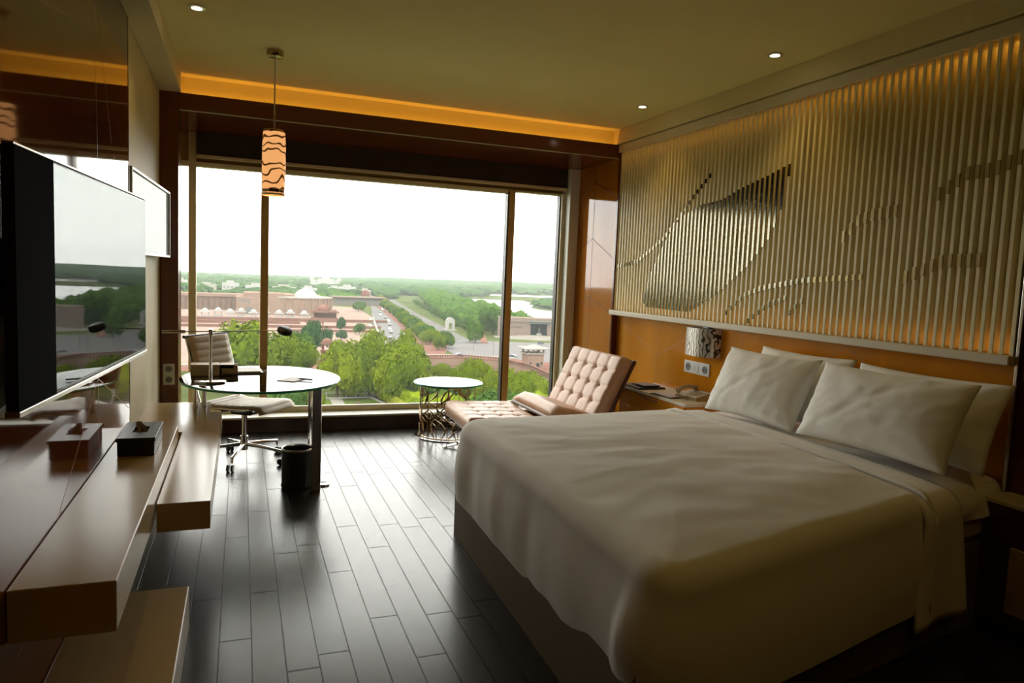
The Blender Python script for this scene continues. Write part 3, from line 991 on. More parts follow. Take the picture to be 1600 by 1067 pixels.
hs = B().tube([PT @ Vector(p) for p in ((-.10, .075, .052), (-.06, .075, .074), (0, .075, .086), (.06, .075, .080), (.10, .075, .066))], [.022, .015, .013, .015, .022], 12)
hs.build('handset', 'greige_plastic', ph, smooth=True)
b = B()
cpts = []
for i in range(140):
    t = i / 139
    cpts.append(PT @ Vector((-.10 - .035 * math.sin(PI * t) + .006 * math.cos(i * 1.1), .075 - .13 * t, .014 + .006 * math.sin(i * 1.1) + .024 * (1 - t))))
b.tube(cpts, .0022, 5)
b.build('coiled_cord', 'greige_plastic', ph, smooth='all')
sheet_stack('message_pad', 'lilac note sheet in a black holder on the nightstand front edge', 'notepad', (3.165, 4.79), .13, .25, .012, 6, 'lilac', 'black', z=NZ)
fo = thing('leather_folder', 'black leather folder and tray at the far end of the nightstand', 'folder', (3.24, 5.24, NZ))
B().box(3.10, 5.10, NZ, 3.36, 5.40, NZ + .014, bev=.003).build('folder_cover', 'blackleather', fo)
b = B().box(3.16, 5.13, NZ + .014, 3.32, 5.24, NZ + .030, bev=.002).box(3.17, 5.25, NZ + .014, 3.30, 5.33, NZ + .022, bev=.002)
b.build('remote_tray', 'black', fo)
n2 = thing('nightstand', 'dim cream topped nightstand on the near side of the bed at the right edge', 'nightstand', (3.3, 2.14, 0))
B().box(3.24, 1.85, .600, 3.44, 2.255, .620, bev=.003).build('top', 'trim', n2)
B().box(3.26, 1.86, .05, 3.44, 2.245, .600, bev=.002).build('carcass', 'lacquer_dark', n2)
B().box(3.245, 1.87, .12, 3.262, 2.10, .42, bev=.002).build('drawer', 'console', n2)  # beige front put in for a reflection in the dark closet panel

# ================================================================== BED
def lerp(a, b, t): return a + (b - a) * t
bed = thing('bed', 'king size bed base and mattress under white bedding', 'bed', (2.3, 3.0, 0))
B().prism([(1.20, 3.98), (1.14, 1.80), (2.7, 2.12), (3.46, 2.29), (3.46, 4.10)], .0, .40).build('bed_base', 'bedbase', bed)
b = B().prism([(1.26, 3.99), (1.21, 1.82), (2.7, 2.14), (3.46, 2.29), (3.46, 4.12)], .40, .655)
bmesh.ops.bevel(b.b, geom=b.b.edges[:], offset=.035, segments=3, affect='EDGES')
b.build('mattress', 'sheet', bed, smooth=True)

def fbm(x, y, s=0.):
    return noise.noise(Vector((x, y, s))) + .5 * noise.noise(Vector((x * 2.1, y * 2.1, s + 4))) + .25 * noise.noise(Vector((x * 4.3, y * 4.3, s + 9)))

def smooth_poly(path, r, seg=8):
    """round the interior corners of an open 2-D polyline and resample it"""
    out = [Vector(path[0])]
    for a, c, d in zip(path, path[1:], path[2:]):
        a, c, d = Vector(a), Vector(c), Vector(d)
        u = (a - c).normalized(); v = (d - c).normalized()
        p0, p1 = c + u * r, c + v * r
        for k in range(seg + 1):
            t = k / seg
            out.append((1 - t) ** 2 * p0 + 2 * t * (1 - t) * c + t * t * p1)
    out.append(Vector(path[-1]))
    res = []
    for a, c in zip(out, out[1:]):
        n = max(1, int((c - a).length / .028))
        for k in range(n):
            res.append(a.lerp(c, k / n))
    res.append(out[-1])
    return res

def draped(path, spine, ztop, hem, crown, seedv, fold_amp=.006, extra=None, rr=.085, hemw=.012):
    """cloth over a block: path runs round the three free sides, spine is where the top rows meet"""
    P_ = smooth_poly(path, .185)
    n = len(P_)
    L_ = [0]
    for a, c in zip(P_, P_[1:]): L_.append(L_[-1] + (c - a).length)
    rows = []
    NSK, NR, NT = 14, 8, 26
    for j in range(NSK + NR + NT + 1):
        row = []
        for i in range(n):
            p = P_[i]
            t = (P_[min(i + 1, n - 1)] - P_[max(i - 1, 0)]).normalized()
            out = Vector((t.y, -t.x)) * -1
            s = L_[i]
            hz = hem(i / (n - 1), p)
            if j <= NSK:                                   # hanging skirt
                f = j / NSK                                # 0 hem .. 1 shoulder
                z = lerp(hz, ztop - rr, f)
                down = 1 - f
                w_ = fold_amp * (fbm(s * 2.6, z * .7, seedv) * 1.1 + .5 * math.sin(s * 9 + 2 * math.sin(s * 3))) * (.25 + .25 * down)
                bulge = .018 * math.sin(PI * min(1, f * 1.05))
                off = w_ + bulge + hemw * down
                if extra: off += extra(s, L_[-1], f)
                q = p + out * off
                row.append((q.x, q.y, z))
            elif j <= NSK + NR:                            # rounded shoulder
                a = (j - NSK) / NR * PI / 2
                q = p + out * (-rr * (1 - math.cos(a)))
                if extra: q += out * extra(s, L_[-1], 1) * (1 - (j - NSK) / NR)
                z = ztop - rr + rr * math.sin(a)
                row.append((q.x, q.y, z + .004 * fbm(s * 3, j * .2, seedv + 3)))
            else:
                f = (j - NSK - NR) / NT
                q0 = p - out * rr
                # spine point
                e = spine(q0)
                q = q0.lerp(e, f)
                z = ztop + crown * math.sin(PI / 2 * min(1, f * 1.6)) + .011 * fbm(q.x * 1.1, q.y * 2.6, seedv + 7) * min(1, f * 3) + .003 * fbm(q.x * 5, q.y * 7, seedv)
                row.append((q.x, q.y, z))
        rows.append(row)
    b = B()
    b.grid(rows)
    return b

XH = 2.72
def spine_d(q):
    x = min(XH, max(2.05, q.x))
    return Vector((x, 2.98 + .02 * (x - 2)))
def hem_d(f, p):
    # near side hem .20, foot hem .25, far side .3
    return .20 + .03 * max(0, min(1, (1.5 - p.x) / .3))
def pleat(s, Lt, f):
    # hospital-corner pleat just past the near foot corner
    c = 1.72 + .07 * (1 - f)
    d = s - c
    v = 0
    if -.34 < d < 0: v += .016 * ((d + .34) / .34) ** 1.6 * (.15 + 1.2 * math.sin(PI * f) ** 2)
    if 0 <= d < .03: v += .016 * (1 - d / .03) * (.15 + 1.2 * math.sin(PI * f) ** 2)
    # soft vertical sag on the foot side
    for c2, a in ((2.6, -.010), (3.05, .010), (3.45, -.012), (3.66, .012)):
        v += a * math.exp(-((s - c2) / .10) ** 2) * (.25 + .6 * math.sin(PI * f))
    return v
du = draped([(XH, 2.10), (1.16, 1.68), (1.20, 4.05), (XH, 4.16)], spine_d, .690, hem_d, .024, 3.1, extra=pleat)
duo = du.build('duvet', 'duvet', None, smooth='all')
tag(duo, 'wide white duvet spread over the bed and hanging down its foot', 'duvet')
hm_ = [(XH, 2.10 - .02 - .012, .21 + .04 * k) for k in range(11)] + [(XH, 2.10 - .012 + .07 * (1 - math.cos(a * PI / 12)), .618 + .080 * math.sin(a * PI / 12)) for a in range(7)] + [(XH, 2.2 + k * .1, .707 + .010 * math.sin(PI * k / 19)) for k in range(19)] + [(XH, 4.10, .68), (XH, 4.16, .62)]
B().tube(hm_, .011, 8).build('duvet_edge', 'duvet', duo, smooth='all')
# turned-down sheet band and the sheet beyond it, draped over the near side
def band(x0, x1, z, hz, hx, name, m, th=.010, parent=None, seedv=0.):
    b = B()
    rows = []
    NX = 10
    for k in range(NX + 1):
        f = k / NX
        x = lerp(x0, x1, f)
        yn = lerp(2.09, 2.28, (x - 2.7) / .7); yf = 4.165
        row = []
        for j in range(15):                       # near skirt
            t = j / 14
            zz = lerp(hz, z - .09, t)
            row.append((x + hx * (1 - t) * (f - .3), yn - .012 - .014 * math.sin(f * 7 + seedv) * (1 - t) - .01 * fbm(x * 5, zz * 2, seedv), zz))
        for j in range(1, 8):
            a = j / 7 * PI / 2
            row.append((x, yn - .012 + .09 * (1 - math.cos(a)), z - .09 + .09 * math.sin(a)))
        for j in range(1, 40):
            y = lerp(yn + .078, yf - .08, j / 40)
            row.append((x, y, z + .022 * math.sin(PI * j / 40) ** .5 + .004 * fbm(x * 4, y * 3, seedv + 5)))
        for j in range(0, 8):
            a = PI / 2 * (1 - j / 7)
            row.append((x, yf - .09 * (1 - math.cos(a)), z - .09 + .09 * math.sin(a)))
        row.append((x, yf + .005, .35))
        rows.append(row)
    b.grid(rows)
    o = b.build(name, m, parent, smooth='all')
    q = o.modifiers.new('thickness', 'SOLIDIFY'); q.thickness = th; q.offset = 1
    return o
tag(band(2.66, 2.97, .666, .13, .10, 'folded_sheet', 'sheet', .016, seedv=1.), 'folded-back white sheet edge between the duvet and the pillows', 'bed sheet')
bs = band(2.95, 3.44, .658, .53, 0, 'fitted_sheet', 'sheet', .006, bed, 4.)

# pillows
def pillow(name, label, c, wd, ht, th, rz, tilt, seedv, group, puff=1.):
    """c = bottom centre; width along world y, leaning back to +x by tilt degrees"""
    n, m_ = 44, 32
    b = B()
    def pt(u, v, sgn):
        # outline pinched between the corners
        au, av = abs(u), abs(v)
        ex = 1 - .045 * (1 - av ** 2) * 1.0 - .0
        ez = 1 - .065 * (1 - au ** 2)
        X = u * wd / 2 * (1 - .05 * (1 - av * av)); Z = v * ht / 2 * (1 - .075 * (1 - au * au))
        t = (max(0, 1 - au ** 2.6) ** .55) * (max(0, 1 - av ** 2.4) ** .55)
        wr = .007 * fbm(u * 1.8 + seedv, v * 1.5, seedv) + .0035 * fbm(u * 7 + v * 3, v * 2 - u + seedv, 3 + seedv) - .005 * math.exp(-((u * .8 + v * .6 - .12 * math.sin(seedv)) / .05) ** 2) * (abs(v) < .8)
        rad = .005 * math.sin(18 * math.atan2(v, u + .001) + 4 * au) * max(0, (au ** 3 + av ** 3) - .35)
        return Vector((sgn * (t * th / 2) + (wr + rad) * min(1, t * 2.2) * sgn, X, Z + ht / 2))
    T = Matrix.Translation(c) @ Matrix.Rotation(math.radians(rz), 4, 'Z') @ Matrix.Rotation(math.radians(tilt), 4, 'Y')
    for sgn in (1, -1):
        b.grid([[T @ pt(-1 + 2 * i / n, -1 + 2 * j / m_, sgn) for j in range(m_ + 1)] for i in range(n + 1)])
    o = b.build(name, 'pillow', None, smooth='all', merge=.0005)
    o['label'] = label; o['category'] = 'pillow'; o['group'] = group
    return o
PG = 'white pillows against the headboard'
pillow('pillow', 'white pillow on the window side of the bed, front one of its pair', (2.98, 3.62, .705), .80, .47, .20, 2, 25, 1.3, PG)
pillow('pillow', 'white pillow mostly hidden behind the front pillow on the window side', (3.18, 3.53, .72), .80, .46, .15, 0, 22, 4.7, PG)
pillow('pillow', 'white pillow on the near side of the bed, front one with diagonal creases', (2.95, 2.68, .73), .90, .45, .21, 2, 25, 7.9, PG)
pillow('pillow', 'white pillow mostly hidden behind the front pillow on the near side', (3.17, 2.64, .72), .86, .45, .15, 2, 22, 9.2, PG)

# ================================================================== OUTSIDE: the city forty metres below
GZ = -38.0
def om(name, c, var=.12, scale=.05, rough=.85, c2=None, **k):
    m = mat(name, c, rough, var=var, scale=scale, c2=c2, **k)
    m.node_tree.nodes['Principled BSDF'].inputs['Specular IOR Level'].default_value = 0.0
    return m
M['earth'] = om('green_brown_ground', (0.04337, 0.05369, 0.01858), .25, .02)
M['pink_paving'] = om('pink_sandstone_paving', (0.1445, 0.1054, 0.08877), .10, .05)
M['pink_wall'] = om('pink_sandstone_wall', (0.1363, 0.09292, 0.07228), .08, .2)
M['rose_wall'] = om('rose_sandstone_wall', (0.09919, 0.05162, 0.04131), .10, .2)
M['red_stone'] = om('red_sandstone', (0.07844, 0.03098, 0.02479), .10, .3)
M['brown_stone'] = om('brown_pink_granite', (0.1115, 0.08468, 0.07228), .07, .3)
M['cream_wall'] = om('cream_painted_wall', (0.1735, 0.1611, 0.1404), .05, .2)
M['white_wall'] = om('white_painted_wall', (0.1901, 0.1858, 0.1775), .04, .2)
M['asphalt'] = om('pale_grey_asphalt', (0.09292, 0.08877, 0.08877), .07, .08)
M['asphalt2'] = om('grey_brown_asphalt', (0.07844, 0.0743, 0.07228), .08, .08)
M['red_paving'] = om('red_brick_paving', (0.1115, 0.05781, 0.04749), .14, .3)
M['canal_bed'] = om('sandy_canal_bed', (0.1073, 0.09292, 0.06609), .12, .06)
M['lawn'] = om('mown_lawn', (0.05369, 0.0764, 0.01445), .12, .2)
M['white_path'] = om('white_stone_path', (0.1735, 0.1651, 0.1445), .04, .2)
M['roof_grey'] = om('grey_roof', (0.0826, 0.08677, 0.0826), .06, .2)
M['portal_grey'] = om('grey_blue_portal_lining', (0.04131, 0.04544, 0.04956), .10, .4)  # dark grey-blue of the portal lining and the lettering
M['leaf_bright'] = om('bright_green_leaves', (0.03995, 0.07323, 0.002662), .3, .30, c2=(0.1115, 0.1404, 0.005781))
M['leaf_mid'] = om('mid_green_leaves', (0.02271, 0.05575, 0.009085), .3, .25, c2=(0.04544, 0.0826, 0.01239))
M['leaf_blue'] = om('blue_green_leaves', (0.01651, 0.04337, 0.01858), .3, .25, c2=(0.03098, 0.06609, 0.01858))
M['leaf_yellow'] = om('yellow_green_hedge_leaves', (0.09085, 0.1115, 0.00826), .2, .3, c2=(0.1239, 0.1239, 0.01239))
M['forest'] = om('distant_forest_leaves', (0.01651, 0.03922, 0.01239), .3, .03, c2=(0.03098, 0.05781, 0.01651))
M['bark'] = om('grey_brown_bark', (0.04131, 0.03098, 0.02065), .2, 1.)
M['water'] = mat('river_water', (0.1239, 0.1279, 0.1157), .14, var=.03, scale=.02)
M['car_white'] = mat('white_car_paint', (.5, .5, .5), .25, var=.01)
M['car_dark'] = mat('dark_car_paint', (.05, .055, .06), .25, var=.01)
M['car_blue'] = mat('violet_blue_car_paint', (.13, .13, .24), .25, var=.01)
M['car_glass'] = mat('dark_car_glass', (.02, .025, .03), .1, var=.01)
M['green_panel'] = om('green_metal_fence_panel', (.10, .28, .16), .08, .5)

def flat(name, pts, z, m, thick=.25):
    return struct(B().prism(pts, GZ - thick, GZ + z).build(name, m))
B_ = B()
B_.box(-2600, 9, GZ - 2, 3400, 4300, GZ)
struct(B_.build('ground', 'earth'))
flat('plaza', [(-160, 285), (60, 318), (84, 335), (78, 470), (108, 620), (120, 800), (60, 840), (-200, 900)], .05, 'pink_paving')
flat('main_road', [(228.7, 1402), (236.1, 1372), (146.6, 832), (116, 562), (100.8, 456), (86.5, 341), (64.5, 341), (73.8, 379), (102.4, 595), (138, 813)], .12, 'asphalt')
flat('far_road', [(218.9, 1145.7), (222.7, 1123.3), (168.7, 727.5), (147.5, 540.9), (134.0, 428.2), (109.5, 384.4), (124.0, 501.6), (148.0, 689.4), (193, 1014.9)], .12, 'asphalt2')
flat('median', [(189.4, 1099.7), (189.6, 1011), (151.6, 689.4), (128, 501.6), (109.5, 384.4), (97, 348), (87.5, 343.4), (100.8, 456.4), (116, 561.9), (146.3, 818.2)], .10, 'red_paving')
flat('verge', [(232, 1160), (222, 1123), (168.7, 727.5), (144, 541), (130, 428), (134, 400), (156, 480), (178, 640), (205, 820), (300, 1240)], .08, 'earth')
flat('footpath', [(134, 402), (158, 482), (181, 642), (208, 822), (211, 820), (185, 640), (162, 480), (139, 404)], .3, 'red_paving')
flat('junction', [(103, 372), (130.1, 428.2), (150, 412), (215, 400), (330, 400), (330, 322), (170, 318), (127, 300), (100, 338)], .13, 'asphalt')
flat('street', [(-60, 298), (0.9, 306), (33, 322), (64, 334), (97, 338), (127, 322), (127, 312), (97, 322), (61, 317), (31, 307), (0.9, 290), (-60, 284)], .14, 'rose_wall')
flat('street_kerb', [(-60, 301), (0.9, 309.5), (33, 325.5), (64, 338), (97, 342), (127, 327), (127, 325), (97, 339.5), (64, 335.5), (33, 323.5), (0.9, 307), (-60, 299)], .5, 'white_path')
flat('canal', [(102, 619), (105.2, 612), (76.5, 420), (70, 345), (59.5, 338), (62, 400), (84, 520)], .09, 'canal_bed')
B_ = B()
for a, c in (((106.2, 612), (77.2, 420)), ((77.2, 420), (70.6, 347))):
    d = Vector((c[0] - a[0], c[1] - a[1])).normalized(); n_ = Vector((d.y, -d.x))
    B_.prism([(a[0], a[1]), (c[0], c[1]), (c[0] + n_.x * 1.2, c[1] + n_.y * 1.2), (a[0] + n_.x * 1.2, a[1] + n_.y * 1.2)], GZ, GZ + 2.2)
tag(B_.build('canal_wall', 'cream_wall'), 'pale low wall running along the left edge of the wide road', 'wall')
tag(B().ico((72, 342, GZ + 1.6), 3.2, 2, .35, .55).build('bush', 'leaf_blue'), 'blue-green bush at the near end of the pale canal wall', 'bush')
flat('lawn', [(-10, 222), (22.3, 222), (38.6, 223.1), (40, 211.8), (35.9, 190), (-10, 185)], .06, 'lawn')
flat('lawn_path', [(25.7, 222.4), (29.4, 222.0), (28.4, 186), (25.0, 186)], .12, 'white_path')
B_ = B()
for a, c in (((-8, 223.4), (38.8, 224)), ((38.8, 224), (41, 212)), ((41, 212), (37, 186))):
    d = Vector((c[0] - a[0], c[1] - a[1])).normalized(); n_ = Vector((d.y, -d.x))
    B_.prism([a, c, (c[0] + n_.x * .7, c[1] + n_.y * .7), (a[0] + n_.x * .7, a[1] + n_.y * .7)], GZ, GZ + .45)
struct(B_.build('lawn_kerb', 'white_path'))
flat('water', [(333.6, 1210), (295, 1033.6), (265.8, 843.7), (233.4, 629.4), (250, 560), (290, 480), (420, 420), (620, 460), (760, 620), (600, 640), (470, 690), (380, 760), (365.3, 887.5), (435.8, 1050), (470, 1180), (400, 1200)], .15, 'water')
flat('water', [(392, 1557), (573, 1610), (760, 1600), (1100, 1500), (1080, 1380), (700, 1450), (524, 1470), (406, 1480)], .15, 'water')
flat('water', [(640, 1180), (800, 980), (1200, 900), (1230, 980), (900, 1100)], .15, 'water')

# rolling wooded ridge on the skyline
B_ = B()
rows = []
for j, (yy, hh) in enumerate(((2300, 0), (2420, .5), (2600, .85), (2900, 1.), (3300, 1.1))):
    row = []
    for i in range(90):
        x = -1300 + i * 50
        base = 8 + 13 * max(0, min(1, (x - 0) / 1100)) + 3 * fbm(x * .004, yy * .002, 2.)
        row.append((x, yy + 60 * fbm(x * .003, j, 5.), GZ + max(-.5, hh * base + 1.5 * fbm(x * .03, yy * .01, 8.) * (hh > 0))))
    rows.append(row)
B_.grid(rows)
struct(B_.build('hills', 'forest', smooth='all'))

# ---- foliage
def crown_mesh(name, nb, nl, leaf, seed, m, tall=1.0, open_=0.):
    """unit crown: radius about 1, sitting on z=.25 and reaching about 1.0*tall (scaled per tree)"""
    r = random.Random(seed)
    b = B()
    blobs = []
    for k in range(nb):
        a = r.uniform(0, 2 * PI); d = r.uniform(0, .68) ** .8 if k else 0
        z = r.uniform(.42, .80) * tall * (1 - .25 * d)
        blobs.append((Vector((d * math.cos(a), d * math.sin(a), z)), r.uniform(.26, .42) * (1 - .2 * d)))
    for c, rad in blobs:
        if not open_:
            b.ico(c, rad * .80, 1, .3, .8, r.uniform(0, 9))
    for k in range(nl):
        c, rad = blobs[r.randrange(nb)]
        v = Vector((r.gauss(0, 1), r.gauss(0, 1), r.gauss(.25, 1))).normalized()
        p = c + Vector((v.x * rad, v.y * rad, v.z * rad * .85)) * r.uniform(.78, 1.10)
        nrm = (v + Vector((r.gauss(0, .5), r.gauss(0, .5), r.gauss(.3, .5)))).normalized()
        u = nrm.orthogonal().normalized(); w_ = nrm.cross(u)
        ra = r.uniform(0, PI); uu = u * math.cos(ra) + w_ * math.sin(ra); ww = nrm.cross(uu)
        s = leaf * r.uniform(.6, 1.3)
        b.quad(p - uu * s, p - ww * s * .6, p + uu * s, p + ww * s * .6)
    me = bpy.data.meshes.new(name)
    b.b.to_mesh(me); b.b.free()
    me.materials.append(M[m])
    return me
def trunk_mesh(seed):
    r = random.Random(seed); b = B()
    b.tube([(0, 0, 0), (.02, .01, .25), (.0, .02, .5)], [.055, .04, .025], 7)
    for k in range(4):
        a = k * 1.6 + r.uniform(0, .5)
        b.tube([(.01, .01, .25), (.18 * math.cos(a), .18 * math.sin(a), .42), (.4 * math.cos(a), .4 * math.sin(a), .6)], [.03, .02, .008], 5)
    me = bpy.data.meshes.new('trunk'); b.b.to_mesh(me); b.b.free(); me.materials.append(M['bark']); return me
CR = {
    'bright': [crown_mesh('foliage', 16, 6500, .042, s, 'leaf_bright') for s in (1, 2)],
    'mid': [crown_mesh('foliage', 14, 2600, .060, s, 'leaf_mid') for s in (3, 4)],
    'blue': [crown_mesh('foliage', 14, 2600, .060, s, 'leaf_blue') for s in (5, 6)],
    'yellow': [crown_mesh('foliage', 16, 6500, .042, 9, 'leaf_yellow')],
}
TRK = trunk_mesh(3)
tree_i = 0
def tree(x, y, r, h, kind, label, group=None, name='tree', cat='tree'):
    global tree_i
    tree_i += 1
    t = thing(name, label, cat, (x, y, GZ), group)
    t.rotation_euler = (0, 0, (tree_i * 2.39) % 6.28)
    t.scale = (r, r, h)
    ms = CR[kind]
    for nm, me in (('foliage', ms[tree_i % len(ms)]), ('trunk', TRK)):
        o = bpy.data.objects.new(nm, me); col.objects.link(o); o.parent = t
    return t
NEAR = [
    (4, 240, 12.5, 23, 'bright', 'large bright green tree seen behind the desk chair back'),
    (16, 252, 8, 17, 'bright', 'bright green tree just right of the left window mullion behind the lamp head'),
    (22, 333, 8.2, 13, 'mid', 'rounded green tree at the plaza edge, left one of the pair behind the lamp head'),
    (32, 340, 6.5, 16, 'blue', 'blue-green tree at the plaza edge, right one of the pair by the red stone tower'),
    (28, 224, 8.5, 18.5, 'bright', 'big bright green tree behind the right rim of the glass desk'),
    (38.5, 226, 8.2, 20.5, 'bright', 'tallest bright green tree in the centre of the lower window'),
    (46.5, 214, 8.5, 18.5, 'bright', 'bright yellow-green tree left of the round side table'),
    (52, 236, 7, 20, 'bright', 'bright tree standing behind the tree beside the round side table'),
    (57, 206, 6.0, 9, 'mid', 'dark green low tree right behind the round side table'),
    (69, 249, 4.5, 7.5, 'bright', 'small round tree peeping over the round side table top'),
    (66, 200, 6.5, 15.5, 'bright', 'bright tree between the side table and the right mullion'),
    (74, 196, 7.5, 12.5, 'bright', 'leafy bright tree low behind the right mullion'),
    (84, 207, 7.0, 10.5, 'bright', 'bright shrubby tree below the balustrade behind the lounge chair'),
    (12, 194, 5, 9.5, 'mid', 'green tree seen beneath the glass desk near the white statue'),
    (18.5, 197, 3.0, 8, 'bright', 'small tree seen beneath the glass desk by the desk leg'),
    (64, 178, 8, 9.5, 'mid', 'low green tree at the foot of the window behind the side table base'),
]
for x, y, r, h, k, lb in NEAR:
    tree(x, y, r * 1.22, h * .98, k, lb)
MIDT = [(165, 469, 12, 20.5, 'mid', 'tall tiered green tree standing at the right end of the river bank wood'),
        (131, 404, 6.8, 12.5, 'mid', 'round yellow-green tree beside the road junction'),
        (104, 372, 6.0, 10.5, 'mid', 'green tree at the near tip of the avenue by the junction'),
        (97, 362, 5.0, 9.5, 'bright', 'brightest round tree at the very end of the avenue'),
        (109, 716, 8, 11, 'mid', 'dark square clump tree beside the far end of the plaza'),
        (62, 480, 4.2, 9, 'blue', 'thin blue-green tree in the plaza garden, left'),
        (70, 455, 4.5, 8, 'mid', 'small garden tree inside the curved plaza bed'),
        (54, 415, 4.0, 6, 'blue', 'small grey-green tree by the curved path of the plaza')]
for x, y, r, h, k, lb in MIDT:
    tree(x, y, r, h, k, lb)
# avenue between the two carriageways
AV = [(189, 1040), (182, 1000), (176, 962), (170, 925), (165, 890), (160, 860), (155, 825), (151, 795), (148, 765), (144.5, 735), (141, 705), (137.5, 676), (134, 650), (130, 622), (127, 597), (124, 573), (121, 550), (118, 527), (115, 505), (112.5, 485), (110, 465), (107.5, 446), (105, 428), (103, 411), (101, 395)]
for i, (x, y) in enumerate(AV):
    tree(x, y, 6.6 + (i * 37 % 10) * .12, 8.6 + (i * 53 % 10) * .16, 'mid' if i % 3 else 'bright', 'street tree in the single green row between the two carriageways', 'avenue trees between the carriageways')
AV2 = [(150.5, 470), (154, 500), (157, 530), (161, 560), (166, 590), (170, 620), (175, 655), (180, 690), (186, 730), (192, 770), (198, 815), (205, 860), (213, 905), (221, 955)]
for i, (x, y) in enumerate(AV2):
    tree(x, y, 4.6, 5.2 + (i % 3) * .4, 'mid', 'small tree lining the far side of the second carriageway', 'small trees along the second carriageway')

def woods(name, label, spots, m, seed):
    r = random.Random(seed); b = B()
    for (x, y, rad, h) in spots:
        b.ico((x, y, GZ + h * .55), rad, 2 if y < 900 else 1, .55, h * .5 / rad, r.uniform(0, 50))
    return tag(b.build(name, m, smooth=False), label, 'woods', kind='stuff')
r_ = random.Random(5)
def inpoly(x, y, P):
    c = False
    for (x0, y0), (x1, y1) in zip(P, P[1:] + P[:1]):
        if (y0 > y) != (y1 > y) and x < (x1 - x0) * (y - y0) / (y1 - y0) + x0: c = not c
    return c
def scatter(P, n, r0, r1, h0, h1):
    xs = [p[0] for p in P]; ys = [p[1] for p in P]; out = []
    while len(out) < n:
        x = r_.uniform(min(xs), max(xs)); y = r_.uniform(min(ys), max(ys))
        if inpoly(x, y, P): out.append((x, y, r_.uniform(r0, r1), r_.uniform(h0, h1)))
    return out
# wood between the road and the river: leafy near part, simple further off
belt = [(160, 470), (180, 640), (210, 820), (260, 1060), (300, 1250), (330, 1230), (292, 1030), (262, 840), (229, 640), (212, 520), (186, 440)]
sp2 = [q for q in scatter(belt, 420, 6, 9, 9, 15) if q[1] > 478 - .36 * (q[0] - 160) or q[0] < 150]
sp2 = [q for q in sp2 if q[1] > 490]
b = B(); rr2 = random.Random(8)
for (x, y, rad, h) in sp2:
    b.ico((x, y, GZ + h * .55), rad * .95, 2, .6, h * .5 / rad, rr2.uniform(0, 50))
    for k in range(60 if y < 800 else 20):
        v = Vector((rr2.gauss(0, 1), rr2.gauss(0, 1), abs(rr2.gauss(0, 1)))).normalized()
        p = Vector((x, y, GZ + h * .55)) + Vector((v.x * rad, v.y * rad, v.z * h * .5)) * rr2.uniform(.85, 1.15)
        s = rr2.uniform(.5, 1.1); u = v.orthogonal().normalized(); w_ = v.cross(u)
        b.quad(p - u * s, p - w_ * s, p + u * s, p + w_ * s)
tag(b.build('riverside_woods', 'leaf_mid'), 'dense green wood between the second carriageway and the river', 'woods', kind='stuff')
woods('far_woods', 'hazy green forest stretching to the skyline behind the pink complex', scatter([(-700, 850), (-40, 780), (60, 850), (130, 900), (205, 1400), (240, 2400), (-900, 2400)], 900, 12, 24, 9, 15), 'forest', 2)
woods('skyline_woods', 'pale hazy forest beyond the river up to the skyline', scatter([(250, 1300), (390, 1250), (520, 1480), (400, 1640), (760, 1640), (1150, 1620), (1900, 1500), (2100, 2500), (240, 2450)], 800, 16, 28, 9, 15), 'forest', 3)
woods('island_woods', 'green low wooded bank between the two arms of the river', scatter([(385, 780), (480, 710), (620, 670), (800, 660), (900, 900), (760, 960), (620, 1170), (480, 1120), (380, 900)], 420, 12, 20, 5, 9), 'forest', 4)
woods('far_bank_woods', 'hazy trees on the far right bank of the river', scatter([(700, 400), (1400, 500), (1900, 1100), (1250, 900), (820, 640)], 380, 12, 22, 8, 13), 'forest', 14)
woods('roadside_woods', 'trees crowding round the far end of the two roads', scatter([(196, 1010), (240, 1180), (255, 1290), (330, 1260), (380, 1500), (250, 1500), (205, 1160)], 160, 10, 16, 8, 13), 'forest', 15)
woods('town_trees', 'dark green trees between the far white houses and the plaza', scatter([(60, 880), (150, 900), (150, 1040), (120, 1100), (40, 1000)], 110, 8, 13, 7, 11), 'leaf_mid', 6)
woods('garden_shrubs', 'green shrubs round the foot of the near trees', scatter([(20, 228), (60, 232), (88, 222), (88, 182), (46, 182), (42, 224)], 130, 2.0, 3.4, 3.4, 5.6), 'leaf_bright', 7)
b = B(); rr3 = random.Random(4)
for i in range(60):
    t = i / 59; x = 41.5 + t * 2.5; y = 224 - t * 34
    b.ico((x, y, GZ + 1.6), 1.25, 2, .5, 1.25, i)
    for k in range(70):
        v = Vector((rr3.gauss(0, 1), rr3.gauss(0, 1), abs(rr3.gauss(0, 1)))).normalized()
        p = Vector((x, y, GZ + 1.6)) + v * 1.45 * rr3.uniform(.9, 1.1); u = v.orthogonal().normalized(); w_ = v.cross(u)
        b.quad(p - u * .16, p - w_ * .16, p + u * .16, p + w_ * .16)
tag(b.build('hedge', 'leaf_yellow'), 'yellow-green clipped hedge slanting along the right side of the lawn', 'hedge')

